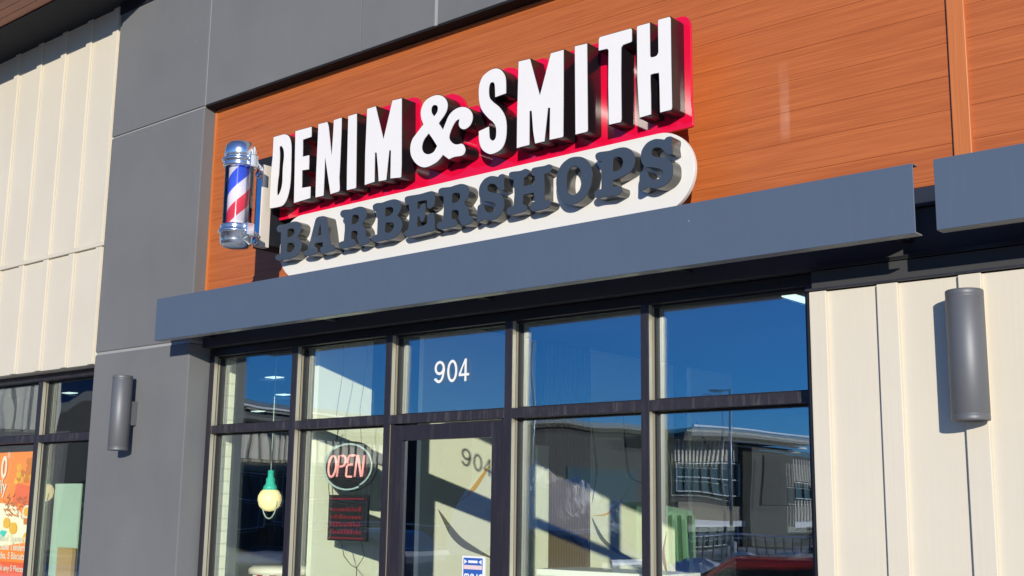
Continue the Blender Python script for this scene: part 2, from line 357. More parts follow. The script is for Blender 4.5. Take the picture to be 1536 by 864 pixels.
def from_curve(cu, depth, m, name, loc, parent):
    t = bpy.data.objects.new('tmp', cu); COL.objects.link(t)
    dg = bpy.context.evaluated_depsgraph_get(); me = bpy.data.meshes.new_from_object(t.evaluated_get(dg))
    bpy.data.objects.remove(t); bpy.data.curves.remove(cu)
    me.transform(Matrix.Translation((0, depth/2, 0)) @ Matrix.Rotation(math.pi/2, 4, 'X'))
    me.materials.clear(); me.materials.append(M[m]); me.name = name
    for p_ in me.polygons: p_.material_index = 0
    o = bpy.data.objects.new(name, me); COL.objects.link(o)
    if parent: o.parent = parent; o.location = Vector(loc)-root_loc(parent)
    else: o.location = loc
    return o
def text_mesh(s, size, depth, m, name, loc, parent, align='LEFT', xs=1.0, rot=None, bold=0.0):
    cu = bpy.data.curves.new(name, 'FONT'); cu.body = s; cu.size = size; cu.extrude = depth/2; cu.align_x = align; cu.offset = bold
    o = from_curve(cu, depth, m, name, loc, parent)
    if xs != 1: o.data.transform(Matrix.Diagonal((xs, 1, 1, 1)))
    return o
# ================================================================== SETTING
b = MB(); b.quad([(-900, -900, -.35), (900, -900, -.35), (900, 900, -.35), (-900, 900, -.35)], 'asphalt'); b.build('ground', kind='structure')
b = MB(); b.box(-40, 30, -3.2, 0.25, -.34, 0.0, 'concrete'); b.build('sidewalk', kind='structure')
b = MB(); b.box(-40, 30, -3.36, -3.2, -.34, -0.02, 'concrete', .02); b.build('kerb', kind='structure')
b = MB()
for k in range(16): b.box(-40+k*2.8, -39.88+k*2.8, -9.6, -4.3, -.349, -.346, 'white_line')
b.build('parking_lines', kind='structure')

# ================================================================== BUILDING
B = thing('storefront_building', 'shop building with grey stucco pier, wood grain band, cream siding and black-framed glazing', 'building', (-6, 0, 0))
# grey stucco pier beside the shop front
b = MB()
b.box(-9.70, -8.27, 0, .30, 0, 2.897, 'stucco', .008)
b.box(-9.70, -8.27, 0, .30, 2.921, 4.890, 'stucco', .008)
b.box(-9.69, -8.28, .012, .30, 2.897, 2.921, 'stucco_reveal')
b.box(-9.69, -8.28, .012, .30, 4.890, 4.905, 'stucco_reveal')
b.build('stucco_pier', B)
# stucco above the sign band, with reveals
b = MB()
b.box(-9.70, -8.275, 0, .30, 4.905, 7.4, 'stucco', .004)
b.box(-8.275, -8.258, .008, .30, 4.905, 7.4, 'stucco_reveal')
b.box(-8.258, -6.344, 0, .30, 4.905, 7.4, 'stucco', .004)
b.box(-6.344, -6.338, .010, .30, 4.91, 7.4, 'stucco')
b.box(-6.338, -5.585, 0, .30, 4.905, 7.4, 'stucco', .004)
b.box(-5.585, -5.553, .006, .30, 4.895, 7.4, 'stucco_reveal')
b.box(-5.553, 2.0, 0, .30, 4.905, 7.4, 'stucco', .004)
b.build('stucco_wall', B)
b = MB(); b.box(-8.262, 2.0, .004, .29, 4.889, 4.903, 'matte_black'); b.build('soffit_shade_strip', B)  # black strip added as the shade under the stucco edge
# wood grain cladding: real boards with gaps
def boards(x0, x1, nm):
    b = MB(); z = 3.583-.1735*3
    while z < 4.87:
        b.box(x0, x1, .12, .145, max(z+.0006, 3.212), min(z+.1735-.0006, 4.887), 'wood', .0008); z += .1735
    b.box(x0, x1, .132, .30, 3.212, 4.888, 'wood')
    return b.build('wood_cladding', B)
boards(-8.245, -2.076, 'a'); boards(-1.984, 1.5, 'b')
b = MB(); b.box(-8.269, -8.2455, .108, .16, 3.212, 4.88, 'wood_trim', .003); b.box(-8.2455, -2.076, .110, .131, 4.866, 4.886, 'wood_trim', .002); b.build('corner_trim', B)
b = MB(); b.box(-2.072, -1.984, .100, .16, 3.212, 4.887, 'wood_trim', .004); b.build('divider_trim', B)
# flashing and black header band between wood and glazing
b = MB()
b.box(-8.27, 1.5, .112, .30, 3.132, 3.209, 'navy', .003)
b.box(-8.27, 1.5, .095, .30, 3.108, 3.130, 'black_metal', .003)
b.box(-8.27, 1.5, .125, .30, 2.868, 3.106, 'charcoal')
b.build('header_flashing', B)
b = MB()
b.box(-2.840, 1.5, .075, .30, 2.742, 2.845, 'charcoal', .003)
b.box(-2.840, 1.5, .060, .30, 2.847, 2.866, 'black_metal', .002)
b.box(-2.840, 1.5, .000, .30, 2.728, 2.740, 'steel' if False else 'frame', .002)
b.build('ledge_flashing', B)
# cream siding, right of the glazing
b = MB()
b.box(-2.8225, 1.5, .030, .30, 0, 2.722, 'siding')
x = -2.911; k = 0
for x0, x1 in [(-2.8215, -2.728)]+[(-2.458+.405*i, -2.350+.405*i) for i in range(0, 9)]:
    b.box(x0, x1, .006, .029, .0, 2.7235, 'siding', .004)
b.build('siding_panel', B)
b = MB(); b.box(-2.842, -2.8235, .022, .26, 0, 2.728, 'gasket'); b.build('edge_flashing', B)
# cream siding, left of the pier (two lifts with a joint flashing)
b = MB()
for z0, z1 in ((2.825, 3.896), (3.937, 6.20)):
    b.box(-16, -9.70, .030, .30, z0, z1, 'siding')
    for i in range(13):
        xr = -9.755-.4705*i
        b.box(xr-.092, xr, .008, .029, z0+.001, z1-.001, 'siding', .003)
b.build('siding_panel', B)
b = MB(); b.box(-16, -9.70, .000, .06, 3.898, 3.9355, 'siding', .002); b.build('joint_flashing', B)
# roof overhang; thin navy strips over the stucco are added as roof shadow
b = MB(); b.box(-16, -9.0, -.44, .30, 6.202, 6.5, 'soffit_navy'); b.box(-9.0, -8.83, -.012, .30, 6.09, 6.5, 'soffit_navy'); b.box(-9.70, -9.0, -.012, .30, 6.092, 6.201, 'soffit_navy'); b.box(-8.83, -7.9, -.012, .30, 6.045, 6.5, 'soffit_navy'); b.build('roof_beam_and_shade_strips', B)
b = MB()
for i in range(4): b.box(-16, -9.0, -.44-.10*i-.096, -.44-.10*i, 6.215, 6.28, 'wood_soffit', .002)
b.box(-16.0, -8.99, -.92, -.86, 6.20, 6.50, 'soffit_navy'); b.box(-16, -9.01, -.86, -.44, 6.29, 6.45, 'soffit_navy')
b.build('roof_soffit', B)
# parapet / roof and closure so no light leaks in
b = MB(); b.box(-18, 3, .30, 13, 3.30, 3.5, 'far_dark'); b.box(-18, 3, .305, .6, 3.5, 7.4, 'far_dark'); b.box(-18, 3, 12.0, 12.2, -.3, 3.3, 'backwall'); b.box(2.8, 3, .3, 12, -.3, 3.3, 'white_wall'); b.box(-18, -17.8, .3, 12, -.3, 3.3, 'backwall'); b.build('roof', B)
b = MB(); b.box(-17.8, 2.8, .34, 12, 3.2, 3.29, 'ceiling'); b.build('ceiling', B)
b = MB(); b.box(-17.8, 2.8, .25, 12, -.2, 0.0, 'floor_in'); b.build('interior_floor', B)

# ---- glazing
FY0, FY1, GY = .20, .33, .285
def member(b, x0, x1, z0, z1, vert=True, y0=FY0):
    if vert:
        b.box(x0, x1, y0, y0+.010, z0, z1, 'frame', .0015)
        b.box(x0+.001, x1-.001, y0+.010, y0+.044, z0, z1, 'frame_side')
        b.box(x0+.006, x1-.006, y0+.044, y0+.054, z0, z1, 'gasket')
        b.box(x0+.001, x1-.001, y0+.054, FY1, z0, z1, 'frame_side')
    else:
        b.box(x0, x1, y0, y0+.050, z0, z1, 'frame_dirty', .0015)
        b.box(x0, x1, y0+.052, FY1, z0+.003, z1-.003, 'frame')
MULL = [(-7.212, -7.152), (-6.177, -6.120), (-5.061, -5.004), (-4.004, -3.950)]
b = MB()
member(b, -8.265, -8.212, 0, 2.86)
for a, c in MULL: member(b, a, c, 0, 2.80)
member(b, -2.943, -2.845, 0, 2.80)
bays = [(-8.212, -7.212), (-7.152, -6.177), (-6.120, -5.061), (-5.004, -4.004), (-3.950, -2.943)]
b.box(-8.212, -2.845, FY0, FY1, 2.80, 2.862, 'black_metal', .002)
for i, (x0, x1) in enumerate(bays):
    member(b, x0, x1, 2.176, 2.238, False, FY0+.001)
    b.box(x0, x1, FY0+.05, FY0+.07, 2.788, 2.799, 'black_metal', .002)
    if i != 2: member(b, x0, x1, 0.0, 0.12, False, FY0+.001)
b.build('storefront_frame', B)
# threshold step in front frame outer lip
def pane(x0, x1, z0, z1, name='window'):
    b = MB(); g = .012
    for q in ((x0, x1, z0, z0+g), (x0, x1, z1-g, z1), (x0, x0+g, z0+g, z1-g), (x1-g, x1, z0+g, z1-g)):
        b.box(q[0], q[1], GY-.02, GY+.02, q[2], q[3], 'gasket')
    w = b.build(name, B)
    b = MB(); b.quad([(x0+g, GY, z0+g), (x1-g, GY, z0+g), (x1-g, GY, z1-g), (x0+g, GY, z1-g)], 'glass')
    b.build('glass_pane', w); t_ = .0035*(x1-x0); t2 = .0022*(z1-z0)
    b = MB(); b.quad([(x0+g, GY+.012, z0+g), (x1-g, GY+.012+t_, z0+g), (x1-g, GY+.012+t_+t2, z1-g), (x0+g, GY+.012+t2, z1-g)], 'glass_inner'); b.build('glass_pane', w); return w
for i, (x0, x1) in enumerate(bays):
    pane(x0+.001, x1-.001, 2.239, 2.799)
    if i != 2: pane(x0+.001, x1-.001, .122, 2.175)
# door
D = MB(); x0, x1 = -6.085, -5.098
D.box(-6.119, -6.086, .215, .32, 0, 2.175, 'frame', .002); D.box(-5.097, -5.062, .215, .32, 0, 2.175, 'frame', .002)
D.box(-6.086, -6.006, .222, .27, .02, 2.165, 'frame', .002); D.box(-5.182, -5.098, .222, .27, .02, 2.165, 'frame', .002)
D.box(-6.006, -5.182, .222, .27, 2.062, 2.165, 'frame', .002); D.box(-6.006, -5.182, .222, .27, .02, .27, 'frame', .002)
door = D.build('door', B)
b = MB(); b.quad([(-6.006, .25, .27), (-5.182, .25, .27), (-5.182, .25, 2.062), (-6.006, .25, 2.062)], 'glass'); b.build('glass_pane', door)
b = MB(); b.tube([(-5.14, .222, .82), (-5.14, .17, .82), (-5.14, .165, .84), (-5.14, .165, 1.08), (-5.14, .17, 1.10), (-5.14, .222, 1.10)], .012, 'frame'); b.build('handle', door)
# left neighbour glazing
b = MB()
for a, c in ((-11.035, -10.965), (-12.4, -12.33), (-9.72, -9.66)): member(b, a, c, 0, 2.76)
b.box(-15, -9.66, FY0-.02, FY1, 2.762, 2.822, 'frame', .002)
for x0, x1 in ((-12.33, -11.035), (-10.965, -9.72), (-15, -12.4)):
    member(b, x0, x1, 2.176, 2.245, False, FY0+.001); member(b, x0, x1, 0, .12, False, FY0+.001)
b.build('storefront_frame', B)
for x0, x1 in ((-12.33, -11.035), (-10.965, -9.72), (-15, -12.4)):
    pane(x0+.001, x1-.001, 2.246, 2.761); pane(x0+.001, x1-.001, .122, 2.175)

# ---- interior walls
b = MB(); b.box(-8.75, -8.275, .345, .47, 0, 3.19, 'white_brick'); b.build('brick_column', B)
WX = -7.20
b = MB(); b.box(WX-.05, WX, .46, 1.02, 0, 3.19, 'white_wall'); b.box(WX-.05, WX, 1.02, 1.18, 0, 2.26, 'white_wall'); b.build('interior_wall', B)
b = MB(); b.box(WX-.05, WX, 1.60, 3.10, 0, 3.19, 'white_wall'); b.build('interior_wall', B)
b = MB(); b.box(WX-.05, WX+.02, 3.11, 3.28, 0, 2.2, 'white_wall'); b.build('interior_post', B)
b = MB(); b.box(WX-.05, WX-.02, 3.285, 3.955, 0, 3.19, 'dark_ink')
for i in range(17): b.box(WX-.02, WX, 3.29+.04*i, 3.315+.04*i, 0, 3.18, 'slat')
b.build('slatted_wall', B)
mw_ = MB(); mw_.box(WX-.05, WX, 3.96, 5.2, 0, 3.19, 'white_wall'); mural = mw_.build('mural_wall', B)
b = MB(); b.box(WX-.05, WX, 5.2, 5.45, 0, 3.19, 'white_wall'); b.box(WX-.05, WX, 5.8, 6.7, 0, 3.19, 'white_wall'); b.build('interior_wall', B)
def ink(pts, m):
    # a painted leaf on the wall plane x = WX, a 2 mm thick film
    b = MB(); poly = dense([(y, z, 0) for y, z in pts], 4)
    b.prism([(WX+.001, p.x, p.y) for p in poly], 0, m, (.002, 0, 0)); return b.build('mural_leaf', mural)
ink([(1.823, 1.597), (1.981, 1.464), (2.123, 1.359), (2.302, 1.275), (2.467, 1.207), (2.6, 1.16), (2.303, 1.228), (2.125, 1.283), (1.984, 1.372), (1.877, 1.511)], 'grey_ink')
ink([(2.47, 1.99), (2.359, 1.849), (2.235, 1.738), (2.01, 1.634), (2.147, 1.712), (2.269, 1.822), (2.375, 1.922)], 'yellow_ink')
ink([(3.972, 1.561), (4.201, 1.58), (4.407, 1.684), (4.604, 1.87), (4.467, 1.685), (4.318, 1.597), (4.172, 1.559)], 'yellow_ink')
ink([(3.972, 1.545), (4.172, 1.344), (4.405, 1.223), (4.675, 1.124), (4.405, 1.189), (4.115, 1.328)], 'grey_ink')
ink([(3.971, 2.45), (4.057, 2.086), (4.057, 1.916), (3.972, 1.662), (4.029, 1.915), (4.028, 2.084)], 'dark_ink')
ink([(4.50, 2.60), (4.591, 2.106), (4.651, 1.95), (4.838, 1.902), (4.837, 1.888), (4.62, 1.94), (4.545, 2.104)], 'dark_ink')
ink([(5.298, 1.407), (5.246, 1.228), (5.275, 1.049), (5.32, 0.9), (5.31, 0.9), (5.21, 1.086), (5.213, 1.228)], 'rust_ink')
ink([(5.9, 2.6), (6.15, 2.35), (6.3, 2.05), (6.5, 1.9), (6.28, 1.98), (6.1, 2.3)], 'grey_ink')

# ================================================================== CANOPY FASCIAS
def canopy(x0, x1, label, brackets):
    t = thing('canopy_fascia', label, 'canopy', (x0, -.31, 2.88), 'slate metal canopy fascias')
    b = MB()
    b.box(x0, x1, -.31, -.304, 2.879, 3.212, 'fascia', .0015)
    b.box(x0, x1, -.304, -.235, 2.8785, 2.885, 'flange'); b.box(x0, x1, -.304, -.255, 3.206, 3.212, 'fascia')
    b.build('fascia_panel', t)
    for x in brackets:
        b = MB(); b.box(x-.03, x+.03, -.303, .094, 2.93, 3.0, 'black_metal', .003); b.box(x-.03, x+.03, -.303, .094, 3.10, 3.13, 'black_metal', .003)
        b.build('bracket', t)
    return t
canopy(-8.297, -2.118, 'long slate blue metal fascia running under the barbershop sign', [-8.1, -6.6, -5.1, -3.6, -2.32])
canopy(-2.020, 1.5, 'shorter slate blue metal fascia at the right, past the gap', [-1.7, -.2, 1.2])

# ================================================================== SIGN
SG = thing('shop_sign', 'large red and white DENIM & SMITH BARBERSHOPS channel letter sign on the wood cladding', 'sign', (-5.2, .12, 3.5))
YR = -.13
RED = [(-7.0252,3.7048),(-7.0125,3.7025),(-3.4281,3.7031),(-3.4231,3.7081),(-3.4225,3.7175),(-3.4226,3.7924),(-3.4275,3.8175),(-3.4276,4.3024),(-3.4342,4.3258),(-3.4442,4.3458),(-3.4592,4.3558),(-3.4826,4.3624),(-3.5424,4.3624),(-3.5813,4.3498),(-3.6176,4.3624),(-3.6824,4.3624),(-3.713,4.3531),(-3.7476,4.3624),(-3.9524,4.3624),(-3.9758,4.3558),(-3.9887,4.3487),(-4.0008,4.3358),(-4.0093,4.3143),(-4.0137,4.3099),(-4.0292,4.3358),(-4.078,4.352),(-4.1374,4.3524),(-4.1608,4.3458),(-4.1736,4.3386),(-4.1848,4.3149),(-4.1875,4.3137),(-4.1902,4.3149),(-4.2014,4.3386),(-4.2292,4.3508),(-4.3024,4.3526),(-4.322,4.3569),(-4.3508,4.3458),(-4.3608,4.3358),(-4.4043,4.2093),(-4.4087,4.2049),(-4.412,4.2081),(-4.4492,4.3208),(-4.4592,4.3408),(-4.4663,4.3487),(-4.498,4.362),(-4.582,4.362),(-4.6136,4.3486),(-4.627,4.317),(-4.6275,4.1425),(-4.6276,4.0826),(-4.6324,4.0624),(-4.6326,3.9726),(-4.6358,3.9655),(-4.6442,3.9958),(-4.6692,4.0458),(-4.6813,4.0637),(-4.7051,4.0887),(-4.7018,4.092),(-4.688,4.093),(-4.6692,4.0992),(-4.6563,4.1063),(-4.6475,4.1175),(-4.638,4.143),(-4.6376,4.1824),(-4.6424,4.2026),(-4.643,4.237),(-4.6542,4.2708),(-4.6763,4.3087),(-4.7063,4.3387),(-4.7392,4.3558),(-4.778,4.367),(-4.807,4.367),(-4.8608,4.3508),(-4.9008,4.3308),(-4.9208,4.3108),(-4.9358,4.2858),(-4.952,4.242),(-4.9524,4.1526),(-4.9476,4.1324),(-4.948,4.1232),(-4.9513,4.1199),(-4.9792,4.1458),(-4.9992,4.1558),(-5.048,4.172),(-5.1024,4.1724),(-5.1358,4.1644),(-5.142,4.173),(-5.143,4.187),(-5.1492,4.2058),(-5.1642,4.2358),(-5.1992,4.2708),(-5.2392,4.2908),(-5.273,4.302),(-5.347,4.302),(-5.4058,4.2808),(-5.4237,4.2687),(-5.4408,4.2508),(-5.4608,4.2108),(-5.4723,4.1675),(-5.467,4.138),(-5.4543,4.1009),(-5.4544,4.0942),(-5.5237,4.0387),(-5.5358,4.0208),(-5.5558,3.9805),(-5.5576,4.0424),(-5.5624,4.0626),(-5.5626,4.1674),(-5.5674,4.1876),(-5.5676,4.2974),(-5.5742,4.3208),(-5.5863,4.3387),(-5.6142,4.3508),(-5.6476,4.3574),(-5.702,4.357),(-5.7308,4.3458),(-5.7408,4.3308),(-5.778,4.2032),(-5.7813,4.1999),(-5.7908,4.2142),(-5.8292,4.3258),(-5.8364,4.3386),(-5.868,4.352),(-5.952,4.352),(-5.9836,4.3386),(-5.997,4.307),(-5.9975,4.0075),(-5.998,3.9982),(-6.0008,3.9955),(-6.0074,4.0276),(-6.0076,4.1374),(-6.0124,4.1576),(-6.0126,4.2524),(-6.017,4.268),(-6.018,4.297),(-6.0292,4.3258),(-6.0442,4.3358),(-6.0676,4.3424),(-6.1424,4.3424),(-6.1825,4.3286),(-6.218,4.342),(-6.2924,4.3424),(-6.3158,4.3358),(-6.3362,4.3248),(-6.3542,4.3358),(-6.373,4.342),(-6.402,4.343),(-6.4176,4.3474),(-6.4574,4.3474),(-6.4908,4.3358),(-6.5037,4.3199),(-6.5142,4.3308),(-6.543,4.342),(-6.6424,4.3426),(-6.6626,4.3474),(-6.7174,4.3474),(-6.7508,4.3358),(-6.7664,4.3098),(-6.8242,4.3408),(-6.843,4.347),(-6.8974,4.3476),(-6.9176,4.3524),(-6.972,4.352),(-7.0036,4.3386),(-7.0108,4.3258),(-7.0174,4.3024),(-7.0176,4.1576),(-7.022,4.142),(-7.0226,4.0976),(-7.0275,4.0725),(-7.0274,3.8276),(-7.0231,3.812),(-7.0274,3.7924),(-7.0274,3.7126)]
pts = [Vector(p) for p in RED]
curve_mesh([pts], .022, 'red', 'red_backing_panel', (-5.2, YR, 4.0), SG, bevel=.002)
cap = []
for k in range(25):
    a = -math.pi/2+math.pi*k/24; cap.append(Vector((-3.64+.232*math.cos(a), 3.468+.232*math.sin(a))))
for k in range(25):
    a = math.pi/2+math.pi*k/24; cap.append(Vector((-6.76+.232*math.cos(a), 3.468+.232*math.sin(a))))
curve_mesh([cap], .030, 'white_panel', 'white_backing_panel', (-5.2, YR-.008, 3.468), SG, bevel=.002)
